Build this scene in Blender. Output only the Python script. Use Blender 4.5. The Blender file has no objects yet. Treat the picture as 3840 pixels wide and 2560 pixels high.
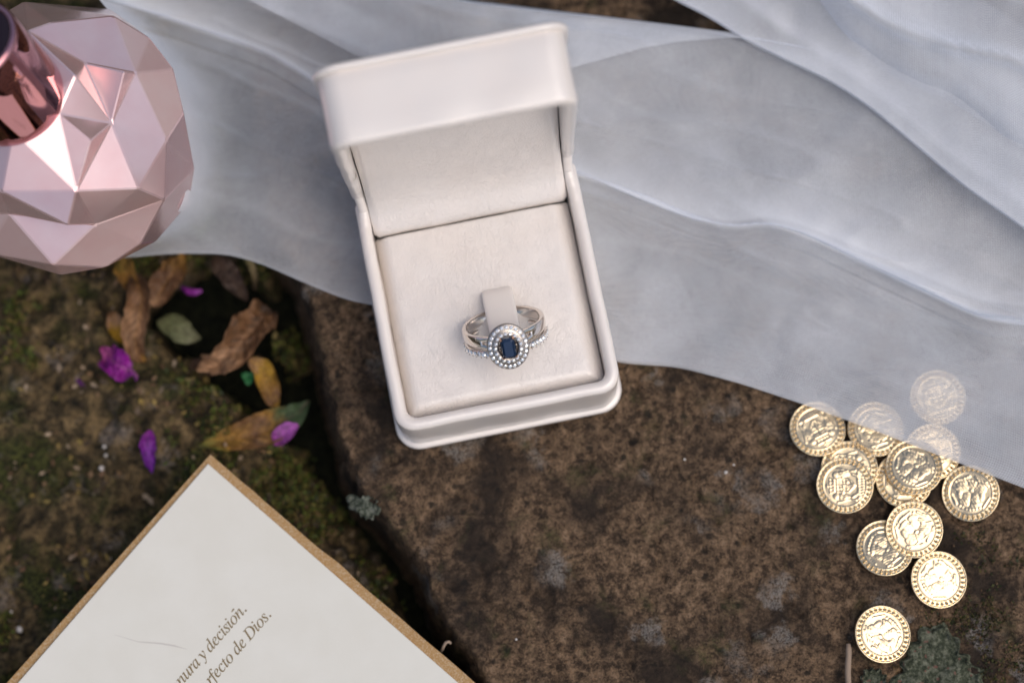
import bpy, bmesh, math, random
import numpy as np
from mathutils import Vector, Matrix

random.seed(7)
rng = np.random.default_rng(11)
scene = bpy.context.scene
COL = scene.collection
S = 0.01                                   # every shape below is written in centimetres

# ------------------------------------------------------------------ camera
LENS, DIST, TILT, ROLL = 70.35, 53.0, math.radians(12.47), math.radians(7.5)
FWD = np.array([0, math.sin(TILT), -math.cos(TILT)])
_up = np.array([0, math.cos(TILT), math.sin(TILT)]); _rt = np.array([1.0, 0, 0])
UP = _up*math.cos(ROLL) + _rt*math.sin(ROLL)
RT = _rt*math.cos(ROLL) - _up*math.sin(ROLL)
CPOS = -FWD*DIST
cam_d = bpy.data.cameras.new('camera'); cam = bpy.data.objects.new('camera', cam_d); COL.objects.link(cam)
cam_d.lens = LENS; cam_d.sensor_width = 36; cam_d.clip_start = 0.01; cam_d.clip_end = 50
m = Matrix.Identity(4)
for i in range(3):
    m[i][0], m[i][1], m[i][2], m[i][3] = RT[i], UP[i], -FWD[i], CPOS[i]*S
cam.matrix_world = m
cam_d.dof.use_dof = True
cam_d.dof.focus_distance = 50.0*S
cam_d.dof.aperture_fstop = 5.2
cam_d.dof.aperture_blades = 0
scene.camera = cam

# ------------------------------------------------------------------ light
SUN_EL, SUN_AZ = math.radians(60), math.radians(128)      # azimuth clockwise from +Y
world = bpy.data.worlds.new('World'); scene.world = world; world.use_nodes = True
wn = world.node_tree.nodes; wl = world.node_tree.links
sky = wn.new('ShaderNodeTexSky'); sky.sky_type = 'NISHITA'; sky.sun_disc = False
sky.sun_elevation = SUN_EL; sky.sun_rotation = SUN_AZ
sky.air_density = 1.0; sky.dust_density = 4.0; sky.ozone_density = 1.0
wl.new(sky.outputs[0], wn['Background'].inputs[0]); wn['Background'].inputs[1].default_value = 0.15
sun_d = bpy.data.lights.new('sun', 'SUN'); sun_d.energy = 1.5; sun_d.angle = math.radians(60); sun_d.color = (1, 0.95, 0.88)
sun = bpy.data.objects.new('sun', sun_d); COL.objects.link(sun)
sd = Vector((math.sin(SUN_AZ)*math.cos(SUN_EL), math.cos(SUN_AZ)*math.cos(SUN_EL), math.sin(SUN_EL)))
sun.rotation_euler = sd.to_track_quat('Z', 'Y').to_euler(); sun.location = sd*2
vs = scene.view_settings
vs.view_transform = 'Standard'; vs.look = 'None'; vs.exposure = -0.36; vs.gamma = 1; vs.use_curve_mapping = False

scene.cycles.max_bounces = 8; scene.cycles.transparent_max_bounces = 12; scene.cycles.diffuse_bounces = 3; scene.cycles.glossy_bounces = 3; scene.cycles.use_adaptive_sampling = True; scene.cycles.adaptive_threshold = 0.02

# ------------------------------------------------------------------ helpers
PXS = LENS/36*3840
def at(px, py, z=0.0):
    """point (cm) on the level plane z that this spot of the photograph looks at"""
    px = np.asarray(px, float); py = np.asarray(py, float)
    d = FWD + RT*((px-1920)/PXS)[..., None] + UP*((1280-py)/PXS)[..., None]
    t = (np.asarray(z) - CPOS[2])/d[..., 2]
    return CPOS + d*t[..., None]

def _hash(ix, iy, iz, seed):
    h = (ix*374761393 + iy*668265263 + iz*2147483647 + seed*1274126177) & 0xffffffff
    h = ((h ^ (h >> 13))*1274126177) & 0xffffffff
    return ((h ^ (h >> 16)) & 0xffff)/65535.0
def vnoise(x, y, z=0.0, seed=0):
    x, y, z = np.broadcast_arrays(np.asarray(x, float), np.asarray(y, float), np.asarray(z, float))
    x0, y0, z0 = np.floor(x), np.floor(y), np.floor(z)
    fx, fy, fz = x-x0, y-y0, z-z0
    fx, fy, fz = fx*fx*(3-2*fx), fy*fy*(3-2*fy), fz*fz*(3-2*fz)
    x0, y0, z0 = x0.astype(np.int64), y0.astype(np.int64), z0.astype(np.int64)
    r = 0
    for a in (0, 1):
        for b in (0, 1):
            for c in (0, 1):
                r = r + _hash(x0+a, y0+b, z0+c, seed)*np.where(a, fx, 1-fx)*np.where(b, fy, 1-fy)*np.where(c, fz, 1-fz)
    return r*2-1
def fbm(x, y, z=0.0, o=4, seed=0, g=0.5):
    r, a, f = 0, 1.0, 1.0
    for i in range(o):
        r = r + a*vnoise(x*f+i*17.3, y*f-i*9.1, np.asarray(z)*f, seed+i); a *= g; f *= 2.03
    return r
def sstep(a, b, x):
    t = np.clip((x-a)/(b-a), 0, 1); return t*t*(3-2*t)

def mesh(name, verts, faces, smooth=False):
    me = bpy.data.meshes.new(name)
    verts = np.asarray(verts, float).reshape(-1, 3)*S
    if isinstance(faces, np.ndarray):
        me.vertices.add(len(verts)); me.vertices.foreach_set('co', verts.ravel())
        me.loops.add(faces.size); me.loops.foreach_set('vertex_index', faces.ravel().astype(np.int32))
        me.polygons.add(len(faces)); me.polygons.foreach_set('loop_start', np.arange(0, faces.size, 4, dtype=np.int32))
        me.update(calc_edges=True)
    else: me.from_pydata(verts.tolist(), [], [tuple(f) for f in faces])
    if smooth: me.polygons.foreach_set('use_smooth', [True]*len(me.polygons))
    me.update(); return me
def obj(name, data, mat=None, parent=None):
    o = bpy.data.objects.new(name, data); COL.objects.link(o)
    if parent is not None: o.parent = parent
    if mat is not None and data is not None and not data.materials: data.materials.append(mat)
    return o
def tag(o, label, cat=None, group=None, kind=None):
    if label: o['label'] = label
    if cat: o['category'] = cat
    if group: o['group'] = group
    if kind: o['kind'] = kind
    return o
def empty(name, loc_cm, label, cat, group=None):
    o = bpy.data.objects.new(name, None); COL.objects.link(o); o.location = Vector(loc_cm)*S
    o.empty_display_size = 0.01
    return tag(o, label, cat, group)
def grid_faces(nr, nc, wrap_c=False, off=0):
    f = []
    for r in range(nr-1):
        for c in range(nc if wrap_c else nc-1):
            c2 = (c+1) % nc
            f.append((off+r*nc+c, off+r*nc+c2, off+(r+1)*nc+c2, off+(r+1)*nc+c))
    return f
def add_color(me, cols, name='Col'):
    a = me.color_attributes.new(name, 'FLOAT_COLOR', 'POINT')
    c = np.ones((len(me.vertices), 4)); c[:, :3] = cols
    a.data.foreach_set('color', c.ravel())
class MB:
    """collects pieces of one part"""
    def __init__(s): s.v, s.f, s.n = [], [], 0
    def add(s, v, f):
        v = np.asarray(v, float); s.v.append(v); s.f += [tuple(i+s.n for i in q) for q in f]; s.n += len(v); return s
    def mesh(s, name, smooth=False): return mesh(name, np.concatenate(s.v), s.f, smooth)

# ------------------------------------------------------------------ materials
class Mat:
    def __init__(s, name):
        s.m = bpy.data.materials.new(name); s.m.use_nodes = True
        s.t = s.m.node_tree; s.b = s.t.nodes['Principled BSDF']; s.out = s.t.nodes['Material Output']; s._p = None
    def n(s, typ, **kw):
        nd = s.t.nodes.new('ShaderNode'+typ)
        for k, v in kw.items(): setattr(nd, k, v)
        return nd
    def put(s, sock, v):
        if isinstance(v, bpy.types.NodeSocket): s.t.links.new(v, sock)
        elif isinstance(v, (tuple, list)) and sock.type == 'RGBA': sock.default_value = (*v[:3], 1)
        else: sock.default_value = v
    def P(s):                              # object space, centimetres
        if s._p is None:
            c = s.n('TexCoord'); k = s.n('VectorMath', operation='SCALE'); k.inputs['Scale'].default_value = 100
            s.t.links.new(c.outputs['Object'], k.inputs[0]); s._p = k.outputs[0]
        return s._p
    def noise(s, scale, detail=4, rough=.5, dist=0, vec=None, col=False):
        nd = s.n('TexNoise'); s.put(nd.inputs['Vector'], vec or s.P()); nd.inputs['Scale'].default_value = scale
        nd.inputs['Detail'].default_value = detail; nd.inputs['Roughness'].default_value = rough; nd.inputs['Distortion'].default_value = dist
        return nd.outputs['Color' if col else 'Fac']
    def voro(s, scale, feature='DISTANCE_TO_EDGE', vec=None, out='Distance'):
        nd = s.n('TexVoronoi', feature=feature); s.put(nd.inputs['Vector'], vec or s.P()); nd.inputs['Scale'].default_value = scale
        return nd.outputs[out]
    def ramp(s, fac, stops):
        nd = s.n('ValToRGB'); s.put(nd.inputs[0], fac); e = nd.color_ramp.elements
        while len(e) < len(stops): e.new(0.5)
        for i, (p, c) in enumerate(stops):
            e[i].position = p; e[i].color = (*c, 1) if isinstance(c, tuple) else (c, c, c, 1)
        return nd.outputs[0]
    def math(s, op, a, b=0.0, clamp=False):
        nd = s.n('Math', operation=op); nd.use_clamp = clamp; s.put(nd.inputs[0], a); s.put(nd.inputs[1], b); return nd.outputs[0]
    def mix(s, f, a, b, mode='MIX'):
        nd = s.n('Mix', data_type='RGBA', blend_type=mode); s.put(nd.inputs['Factor'], f); s.put(nd.inputs['A'], a) if False else None
        s.put(nd.inputs[6], a); s.put(nd.inputs[7], b); return nd.outputs[2]
    def vadd(s, a, b, k=1.0):
        sc = s.n('VectorMath', operation='SCALE'); s.put(sc.inputs[0], b); sc.inputs['Scale'].default_value = k
        ad = s.n('VectorMath', operation='ADD'); s.put(ad.inputs[0], a); s.t.links.new(sc.outputs[0], ad.inputs[1]); return ad.outputs[0]
    def vmul(s, a, v):
        nd = s.n('VectorMath', operation='MULTIPLY'); s.put(nd.inputs[0], a); nd.inputs[1].default_value = v; return nd.outputs[0]
    def bump(s, h, strength=.5, dist_cm=.02, prev=None):
        nd = s.n('Bump'); s.put(nd.inputs['Height'], h); nd.inputs['Strength'].default_value = strength; nd.inputs['Distance'].default_value = dist_cm*S
        if prev is not None: s.t.links.new(prev, nd.inputs['Normal'])
        return nd.outputs[0]
    def attr(s, name='Col'):
        nd = s.n('Attribute'); nd.attribute_name = name; return nd.outputs['Color']
    def set(s, **kw):
        names = dict(col='Base Color', rough='Roughness', metal='Metallic', spec='Specular IOR Level', nor='Normal', sheen='Sheen Weight',
                     coat='Coat Weight', coatr='Coat Roughness', trans='Transmission Weight', ior='IOR', sss='Subsurface Weight')
        for k, v in kw.items(): s.put(s.b.inputs[names[k]], v)
        return s

def mat_slab():
    M = Mat('brown_stone')
    wob = M.vadd(M.P(), M.noise(1.2, 3, col=True), .5)
    big = M.noise(.42, 5, .6, vec=wob); mid = M.noise(4.4, 6, .72, vec=wob); fine = M.noise(17, 5, .75); grain = M.noise(48, 2, .6)
    c = M.ramp(mid, [(.28, (.014, .011, .009)), (.42, (.055, .034, .020)), (.51, (.140, .089, .052)), (.61, (.245, .158, .095)), (.78, (.33, .23, .15))])
    c = M.mix(M.ramp(fine, [(.36, .9), (.47, 0.0)]), c, (.018, .014, .011))
    c = M.mix(M.ramp(fine, [(.56, 0.0), (.68, .8)]), c, (.34, .225, .135))
    c = M.mix(M.ramp(M.noise(7, 4, .65), [(.62, 0.0), (.74, .55)]), c, (.22, .115, .05))
    c = M.mix(M.ramp(big, [(.38, .88), (.53, 0.0)]), c, (.018, .013, .010))
    pits = M.voro(1.6, 'F1', vec=M.vadd(M.P(), M.noise(3.5, 4, .7, col=True), .35))
    c = M.mix(M.ramp(pits, [(.10, .85), (.20, 0.0)]), c, (.012, .010, .008))
    # grey crust lichen: rings and flecks
    spot = M.voro(.55, 'F1', vec=M.vadd(M.P(), M.noise(2.5, 5, .65, col=True), 1.1))
    lich = M.math('MULTIPLY', M.ramp(spot, [(.10, .25), (.20, .95), (.27, .7), (.34, 0.0)]), M.ramp(fine, [(.42, 0.0), (.50, 1.0)]))
    gate = M.ramp(M.noise(.33, 2, .5), [(.45, 0.0), (.56, 1.0)])
    c = M.mix(M.math('MULTIPLY', M.math('MULTIPLY', lich, gate), M.ramp(grain, [(.38, .25), (.55, 1.0)])), c, (.25, .23, .21))
    green = M.math('MULTIPLY', M.ramp(M.noise(.75, 5, .7, vec=wob), [(.56, 0.0), (.68, .8)]), M.ramp(fine, [(.40, 0.0), (.6, 1.0)]))
    c = M.mix(green, c, (.040, .050, .014))
    yel = M.math('MULTIPLY', M.ramp(M.voro(.21, 'F1', vec=M.vadd(M.P(), M.noise(4, 4, .7, col=True), .9)), [(.07, 1.0), (.14, 0.0)]), M.ramp(fine, [(.45, 0.0), (.55, .9)]))
    c = M.mix(yel, c, (.26, .16, .012))
    c = M.mix(M.ramp(grain, [(.38, .45), (.5, 0.0)]), c, (.010, .008, .006))
    nb = M.bump(mid, .9, .08); nb = M.bump(fine, .9, .04, nb)
    M.set(col=c, rough=.88, spec=.25, nor=nb); return M.m
def mat_mossy():
    M = Mat('mossy_stone')
    wob = M.vadd(M.P(), M.noise(1.0, 3, col=True), .8)
    big = M.noise(.5, 4, .6, vec=wob); mid = M.noise(2.2, 5, .65, vec=wob); fine = M.noise(9, 5, .65)
    c = M.ramp(mid, [(.30, (.010, .009, .006)), (.46, (.055, .040, .021)), (.58, (.15, .103, .050)), (.74, (.26, .18, .09))])
    g = M.ramp(fine, [(.3, (.008, .010, .004)), (.5, (.030, .034, .010)), (.7, (.085, .085, .022))])
    c = M.mix(M.ramp(big, [(.40, 1.0), (.52, 0.0)]), c, g)
    c = M.mix(M.ramp(M.noise(.8, 5, .7), [(.56, 0.0), (.66, .8)]), c, (.20, .165, .14))
    c = M.mix(M.ramp(fine, [(.36, .9), (.50, 0.0)]), c, (.007, .007, .005))
    nb = M.bump(mid, .9, .12); nb = M.bump(fine, .8, .06, nb)
    M.set(col=c, rough=.9, spec=.2, nor=nb); return M.m
def mat_soil():
    M = Mat('dark_soil')
    c = M.ramp(M.noise(4, 6, .65), [(.35, (.003, .004, .003)), (.6, (.012, .013, .007)), (.75, (.03, .028, .014))])
    M.set(col=c, rough=.95, spec=.1, nor=M.bump(M.noise(6, 6, .7), .8, .15)); return M.m
def mat_leather(name, bumpk=1.0, wrinkle=True):
    M = Mat(name)
    P = M.P()
    warp = M.vadd(P, M.noise(1.6, 3, .55, col=True), .55)
    fineP = M.vadd(P, M.noise(7, 3, .6, col=True), .10)
    cr = M.ramp(M.voro(13, vec=M.vmul(fineP, (1.5, .75, 1.0))), [(0.0, 0.0), (.18, .8), (.4, 1.0)])
    peb = M.noise(30, 3, .55)
    c = M.mix(M.ramp(M.noise(.9, 3), [(.35, 0.0), (.7, 1.0)]), (.825, .755, .70), (.815, .757, .71))
    nb = M.bump(peb, .12*bumpk, .008)
    nb = M.bump(cr, .24*bumpk, .010, nb)
    if wrinkle:                                             # fine creases that fan out over the cushion, strong in places only
        w = M.noise(4.5, 4, .55, dist=.9, vec=M.vmul(warp, (1.9, .55, 1.0)))
        lines = M.ramp(M.math('ABSOLUTE', M.math('SUBTRACT', w, .5)), [(0.0, 0.0), (.06, 1.0)])
        w2 = M.noise(6.0, 3, .55, dist=.8, vec=M.vmul(warp, (.7, 1.7, 1.0)))
        lines2 = M.ramp(M.math('ABSOLUTE', M.math('SUBTRACT', w2, .52)), [(0.0, 0.0), (.06, 1.0)])
        area = M.ramp(M.noise(.7, 2, .5), [(.35, .45), (.6, 1.0)])
        nb = M.bump(M.math('MULTIPLY', lines, area), .50*bumpk, .013, nb); nb = M.bump(M.math('MULTIPLY', lines2, area), .35*bumpk, .011, nb)
    M.set(col=c, rough=.28, spec=.85, nor=nb, coat=.5, coatr=.2); return M.m
def mat_plain(name, col, rough=.5, metal=0.0, spec=.5):
    M = Mat(name); M.set(col=col, rough=rough, metal=metal, spec=spec); return M.m
def mat_metal(name, col, rough=.12, var=.06):
    M = Mat(name); n = M.noise(30, 3, .6)
    r = M.math('ADD', M.math('MULTIPLY', n, var), rough-var/2)
    M.set(col=col, metal=1.0, rough=r); return M.m
def mat_bottle():
    M = Mat('pearl_rose_lacquer')
    c = M.mix(M.ramp(M.noise(1.5, 3), [(.3, 0.0), (.7, 1.0)]), (.91, .61, .60), (.94, .68, .665))
    nb = M.bump(M.noise(55, 2, .5), .10, .006)
    M.set(col=c, metal=.70, rough=.22, coat=.6, coatr=.18, nor=nb); return M.m
def mat_veil():
    M = Mat('sheer_white_tulle')
    uv = M.n('UVMap').outputs[0]
    sep = M.n('SeparateXYZ'); M.put(sep.inputs[0], uv)
    k = 2*math.pi/.066                                       # bundles of threads both ways
    wu = M.math('SINE', M.math('MULTIPLY', sep.outputs[0], k)); wv = M.math('SINE', M.math('MULTIPLY', sep.outputs[1], k))
    thread = M.math('MULTIPLY', M.math('ADD', wu, wv), .075)
    cloud = M.math('MULTIPLY', M.math('SUBTRACT', M.noise(.40, 4, .6), .5), .34)
    fib = M.math('MULTIPLY', M.math('SUBTRACT', M.noise(14, 4, .75), .5), .22)
    a = M.math('ADD', M.math('ADD', M.math('ADD', thread, cloud), fib), M.math('ADD', .335, M.attr('gather')), clamp=True)
    # the mesh closes up where the cloth is seen along its slope: more threads in the way
    lw_ = M.n('LayerWeight'); lw_.inputs['Blend'].default_value = .5
    cosv = M.math('MAXIMUM', M.math('SUBTRACT', 1.0, lw_.outputs['Facing']), .12)
    a = M.math('SUBTRACT', 1.0, M.math('POWER', M.math('SUBTRACT', 1.0, a, clamp=True), M.math('DIVIDE', 1.0, cosv)))
    d = M.n('BsdfDiffuse'); d.inputs[0].default_value = (.875, .90, .95, 1)
    tl = M.n('BsdfTranslucent'); tl.inputs[0].default_value = (.875, .90, .95, 1)
    mx = M.n('MixShader'); mx.inputs[0].default_value = .24
    M.t.links.new(d.outputs[0], mx.inputs[1]); M.t.links.new(tl.outputs[0], mx.inputs[2])
    tr = M.n('BsdfTransparent'); m2 = M.n('MixShader'); M.put(m2.inputs[0], a)
    M.t.links.new(tr.outputs[0], m2.inputs[1]); M.t.links.new(mx.outputs[0], m2.inputs[2])
    M.t.links.new(m2.outputs[0], M.out.inputs[0]); return M.m
def mat_leaf(name, rough=.62, spec=.3, trans=.15):
    M = Mat(name)
    c = M.mix(M.ramp(M.noise(7, 5, .65), [(.35, .55), (.6, 0.0)]), M.attr(), M.mix(1.0, M.attr(), (.35, .28, .25), 'MULTIPLY'))
    nb = M.bump(M.noise(9, 4, .6), .5, .03)
    M.set(col=c, rough=rough, spec=spec, nor=nb); return M.m
def mat_card():
    M = Mat('cream_card_stock')
    c = M.mix(M.ramp(M.noise(1.1, 4), [(.35, 0.0), (.7, 1.0)]), (.70, .682, .612), (.725, .71, .645))
    nb = M.bump(M.noise(16, 5, .6), .25, .012)
    M.set(col=c, rough=.8, spec=.2, nor=nb); return M.m
def mat_kraft():
    M = Mat('kraft_paper')
    c = M.ramp(M.noise(24, 4, .65, vec=M.vmul(M.P(), (1, 1, 1))), [(.38, (.35, .195, .072)), (.52, (.41, .255, .11)), (.62, (.48, .36, .23))])
    M.set(col=c, rough=.62, spec=.35, nor=M.bump(M.noise(30, 3), .2, .01)); return M.m
def mat_lichen(name, a, b, pink):
    M = Mat(name)
    f = M.noise(7, 6, .7)
    c = M.ramp(f, [(.32, (.010, .014, .010)), (.47, a), (.66, b)])
    c = M.mix(M.ramp(M.voro(4.2, 'F1', vec=M.vadd(M.P(), M.noise(3, 3, col=True), .4)), [(.12, pink), (.24, 0.0)]), c, (.17, .075, .06))
    M.set(col=c, rough=.9, spec=.2, nor=M.bump(f, .9, .08)); return M.m
def mat_glass(name, col, ior, rough=0.0):
    M = Mat(name); M.set(col=col, rough=rough, trans=1.0, ior=ior); return M.m

SLAB, MOSSY, SOIL = mat_slab(), mat_mossy(), mat_soil()
LEATHER_BED, LEATHER = mat_leather('pearl_leather_crinkled', 1.0), mat_leather('pearl_leather_smooth', .55, False)
SILVER = mat_metal('white_gold', (.80, .74, .69), .16); ROSE = mat_metal('rose_gold_prong', (.85, .50, .33), .15)
GOLD = mat_metal('champagne_gold', (.83, .665, .43), .20)
CAPMET = mat_metal('rose_mirror_metal', (.66, .31, .33), .05, .02); CAPREFL = mat_metal('painted_reflection_metal', (.12, .065, .065), .12)  # cap top: dark reflection of trees overhead put into the base colour
DIAMOND = mat_plain('diamond', (.97, .97, .97), .04, .72, .9); SAPPHIRE = mat_plain('sapphire', (.010, .030, .075), .10, 0.3, 1.0)
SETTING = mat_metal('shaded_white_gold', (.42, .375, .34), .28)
BOTTLE, VEIL, LEAF, CARD, KRAFT = mat_bottle(), mat_veil(), mat_leaf('leaf_surface'), mat_card(), mat_kraft()
INK = mat_plain('bronze_ink', (.20, .145, .065), .5); SCUFF = mat_plain('grey_scuff', (.56, .53, .49), .8)
TWIGM = mat_plain('dry_twig', (.30, .22, .16), .8); GRIT = mat_plain('pale_grit', (.6, .56, .52), .5)
DARKGAP = mat_plain('dark_lining', (.05, .035, .028), .9)

# ------------------------------------------------------------------ ground: two stones and the earth between them
_e = at(*zip(*[(900, 300), (980, 880), (1080, 1010), (1130, 1150), (1180, 1350), (1225, 1560), (1265, 1720), (1330, 1850), (1430, 1965), (1515, 2080),
               (1600, 2250), (1690, 2410), (1775, 2560), (1960, 2900)]), 0)
_o = np.argsort(_e[:, 1]); SLAB_Y, SLAB_X = _e[_o, 1], _e[_o, 0]
_e = at(*zip(*[(780, 300), (850, 880), (960, 1000), (1000, 1150), (1060, 1350), (1090, 1560), (1120, 1720), (1200, 1850), (1290, 1965), (1390, 2120),
               (1480, 2280), (1560, 2450), (1640, 2600), (1800, 2900)]), -1.9)
_o = np.argsort(_e[:, 1]); MOSS_Y, MOSS_X = _e[_o, 1], _e[_o, 0]
def slab_h(x, y):
    d = (x - np.interp(y, SLAB_Y, SLAB_X))*.88 + .10*fbm(x*1.1, y*1.1, 0, 3, 5) + .05*fbm(x*5, y*5, 0, 2, 6)
    z = .05*fbm(x*.5, y*.5, 0, 3, 1) + .045*fbm(x*2.2, y*2.2, 0, 4, 2) + .018*fbm(x*9, y*9, 0, 2, 3) - .10
    pit = vnoise(x*2.6, y*2.6, 0, 21); z = z - .10*sstep(.45, .8, pit)
    return z - 3.8*(1-sstep(-.45, .30, d))
CO = at(788, 1703, .18); CA = at(30, 2553, .18)-CO; CA /= np.linalg.norm(CA); CB = np.array([-CA[1], CA[0], 0])
def hollow(x, y):
    """1 inside the dark hollow under the dry leaves"""
    c1, c2, c3 = at(760, 1130, -2), at(900, 1330, -2), at(1010, 1500, -2)
    d = np.minimum(np.minimum(np.hypot(x-c1[0], y-c1[1])-1.55, np.hypot(x-c2[0], y-c2[1])-1.25), np.hypot(x-c3[0], y-c3[1])-.95)
    return sstep(.25, -.35, d + .5*fbm(x*.8, y*.8, 0, 3, 17))
def moss_h(x, y):
    d = (np.interp(y, MOSS_Y, MOSS_X) - x)*.88 + .35*fbm(x*.9, y*.9, 0, 3, 15) + .10*fbm(x*4, y*4, 0, 2, 16)
    z = .45*fbm(x*.35, y*.35, 0, 3, 11) + .24*fbm(x*1.6, y*1.6, 0, 4, 12) + .05*fbm(x*6, y*6, 0, 3, 13) - 2.0
    # a hump of the stone carries the card
    u, v = (x-CO[0])*CA[0]+(y-CO[1])*CA[1], (x-CO[0])*CB[0]+(y-CO[1])*CB[1]
    k = sstep(.5, 3.0, u)*sstep(.5, 3.0, v)*sstep(19, 15, u)*sstep(14, 9, v)
    z = z*(1-k) + k*(.02 + .03*fbm(x*1.6, y*1.6, 0, 3, 12))
    z = z - 2.8*hollow(x, y)
    return z - 2.2*(1-sstep(-.5, .45, d))
def hfield(name, xs, ys, fn, mat):
    X, Y = np.meshgrid(xs, ys)
    V = np.stack([X, Y, fn(X, Y)], -1).reshape(-1, 3)
    I = np.arange(len(xs)*len(ys)).reshape(len(ys), len(xs)); F = np.stack([I[:-1, :-1], I[:-1, 1:], I[1:, 1:], I[1:, :-1]], -1).reshape(-1, 4)
    return tag(obj(name, mesh(name, V, F, True), mat), None, kind='structure')
def axis(lo, a, b, hi, fine, coarse=1.2):
    return np.concatenate([np.arange(lo, a, coarse), np.arange(a, b, fine), np.arange(b, hi, coarse)])
hfield('stone_slab', axis(-10, -8.5, 15.5, 45, .075), axis(-40, -11, 10.5, 40, .075), slab_h, SLAB)['label'] = 'brown pitted stone slab with grey lichen flecks'
hfield('mossy_stone', axis(-45, -16, 1.5, 3.0, .075), axis(-40, -11, 10.5, 40, .075), moss_h, MOSSY)['label'] = 'dark mossy stone beside the slab'
hfield('ground', axis(-120, -12, 3, 120, .3, 12), axis(-120, -12, 12, 120, .3, 12), lambda x, y: -3.7+.25*fbm(x*.8, y*.8, 0, 4, 31), SOIL)

# moss: tiny leaf blades, far too many to count
def moss_blades(name, n, region, hfun, dens, cols, size=(.10, .27)):
    x = rng.uniform(region[0], region[1], n*4); y = rng.uniform(region[2], region[3], n*4)
    p = dens(x, y); k = rng.random(n*4) < p; x, y = x[k][:n], y[k][:n]; n = len(x)
    z = hfun(x, y)
    a = rng.uniform(0, 2*np.pi, n); L = rng.uniform(*size, n); lean = rng.uniform(.2, 1.3, n); w = L*rng.uniform(.16, .30, n)
    base = np.stack([x, y, z-.02], -1)
    dr = np.stack([np.cos(a)*np.sin(lean), np.sin(a)*np.sin(lean), np.cos(lean)], -1)
    sd_ = np.stack([-np.sin(a), np.cos(a), np.zeros(n)], -1)
    V = np.stack([base, base+dr*L[:, None]*.55+sd_*w[:, None], base+dr*L[:, None], base+dr*L[:, None]*.55-sd_*w[:, None]], 1).reshape(-1, 3)
    F = np.arange(4*n).reshape(n, 4)
    me = mesh(name, V, F)
    cols = np.array(cols); c = cols[rng.integers(0, len(cols), n)]*rng.uniform(.6, 1.35, (n, 1))
    add_color(me, np.repeat(c, 4, 0))
    return obj(name, me, LEAF)
def dens_left(x, y):
    g = sstep(-.12, .35, fbm(x*.45, y*.45, 0, 3, 41) + .30*sstep(-2.2, -.2, x-np.interp(y, MOSS_Y, MOSS_X)))
    return g*sstep(-.35, .25, fbm(x*2.2, y*2.2, 0, 2, 42))*(1-.9*hollow(x, y))*(((x-CO[0])*CA[0]+(y-CO[1])*CA[1] < .6) | ((x-CO[0])*CB[0]+(y-CO[1])*CB[1] < .6))
tag(moss_blades('moss', 34000, (-15, 1.2, -10.5, 5.5), moss_h, dens_left,
    [(.070, .085, .016), (.13, .12, .028), (.024, .036, .009), (.17, .13, .042), (.055, .040, .018), (.10, .135, .025)]),
    'olive green moss growing on the darker stone and along the gap', 'moss', kind='stuff')
tag(moss_blades('litter', 1100, (-15, 1.2, -10.5, 5.5), lambda x, y: moss_h(x, y)+.05, lambda x, y: .9*(1-hollow(x, y))*(((x-CO[0])*CA[0]+(y-CO[1])*CA[1] < -.1) | ((x-CO[0])*CB[0]+(y-CO[1])*CB[1] < -.1))*sstep(-.5, .5, fbm(x*.7, y*.7, 0, 2, 44)),
    [(.24, .15, .08), (.12, .07, .04), (.34, .26, .18), (.06, .04, .025), (.28, .20, .06)], (.10, .34)),
    'crumbs of dry leaf and bark strewn over the mossy stone', 'litter', kind='stuff')
def dens_right(x, y):
    c = at(3760, 2330, 0); d = np.hypot(x-c[0], (y-c[1])*.8)
    return sstep(2.6, .6, d + 1.2*fbm(x*.9, y*.9, 0, 3, 51))*sstep(-.2, .4, fbm(x*2.4, y*2.4, 0, 2, 52))
tag(moss_blades('moss', 6000, (9, 16, -10.5, -2), slab_h, dens_right,
    [(.050, .055, .014), (.085, .070, .020), (.024, .032, .009), (.10, .06, .03)], (.06, .15)),
    'thin moss film on the brown slab beside the green lichen', 'moss', kind='stuff')

# ------------------------------------------------------------------ ring box
W, D, HB, HL, TH = 5.8, 6.135, 2.35, 1.73, math.radians(85.0)
BX, BY, YAW = -.281, -2.284, math.radians(3.82)
box = empty('ring_box', (BX, BY, 0), 'open pearl white leather ring box standing on the stone', 'ring box')
box.rotation_euler = (0, 0, YAW)
def rrect(a, b, r, cx=0, cy=0, nc=9, ns=14, rb=None):
    """rounded rectangle outline, half sizes a and b"""
    rf, P = r, []; rb = r if rb is None else rb; RS = [max(q_, .02) for q_ in (rb, rb, rf, rf)]
    for q, (sx, sy) in enumerate([(1, 1), (-1, 1), (-1, -1), (1, -1)]):
        for i in range(nc):
            r = RS[q]; t = math.pi/2*(q + i/(nc-1)); P.append((cx+sx*(a-r)+r*math.cos(t), cy+sy*(b-r)+r*math.sin(t)))
        nx, ny = [(-1, 1), (-1, -1), (1, -1), (1, 1)][q]
        r = RS[(q+1) % 4]; p0 = P[-1]; t = math.pi/2*(q+1); p1 = (cx+nx*(a-r)+r*math.cos(t), cy+ny*(b-r)+r*math.sin(t))
        for i in range(1, ns): P.append((p0[0]+(p1[0]-p0[0])*i/ns, p0[1]+(p1[1]-p0[1])*i/ns))
    return np.array(P)
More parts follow.
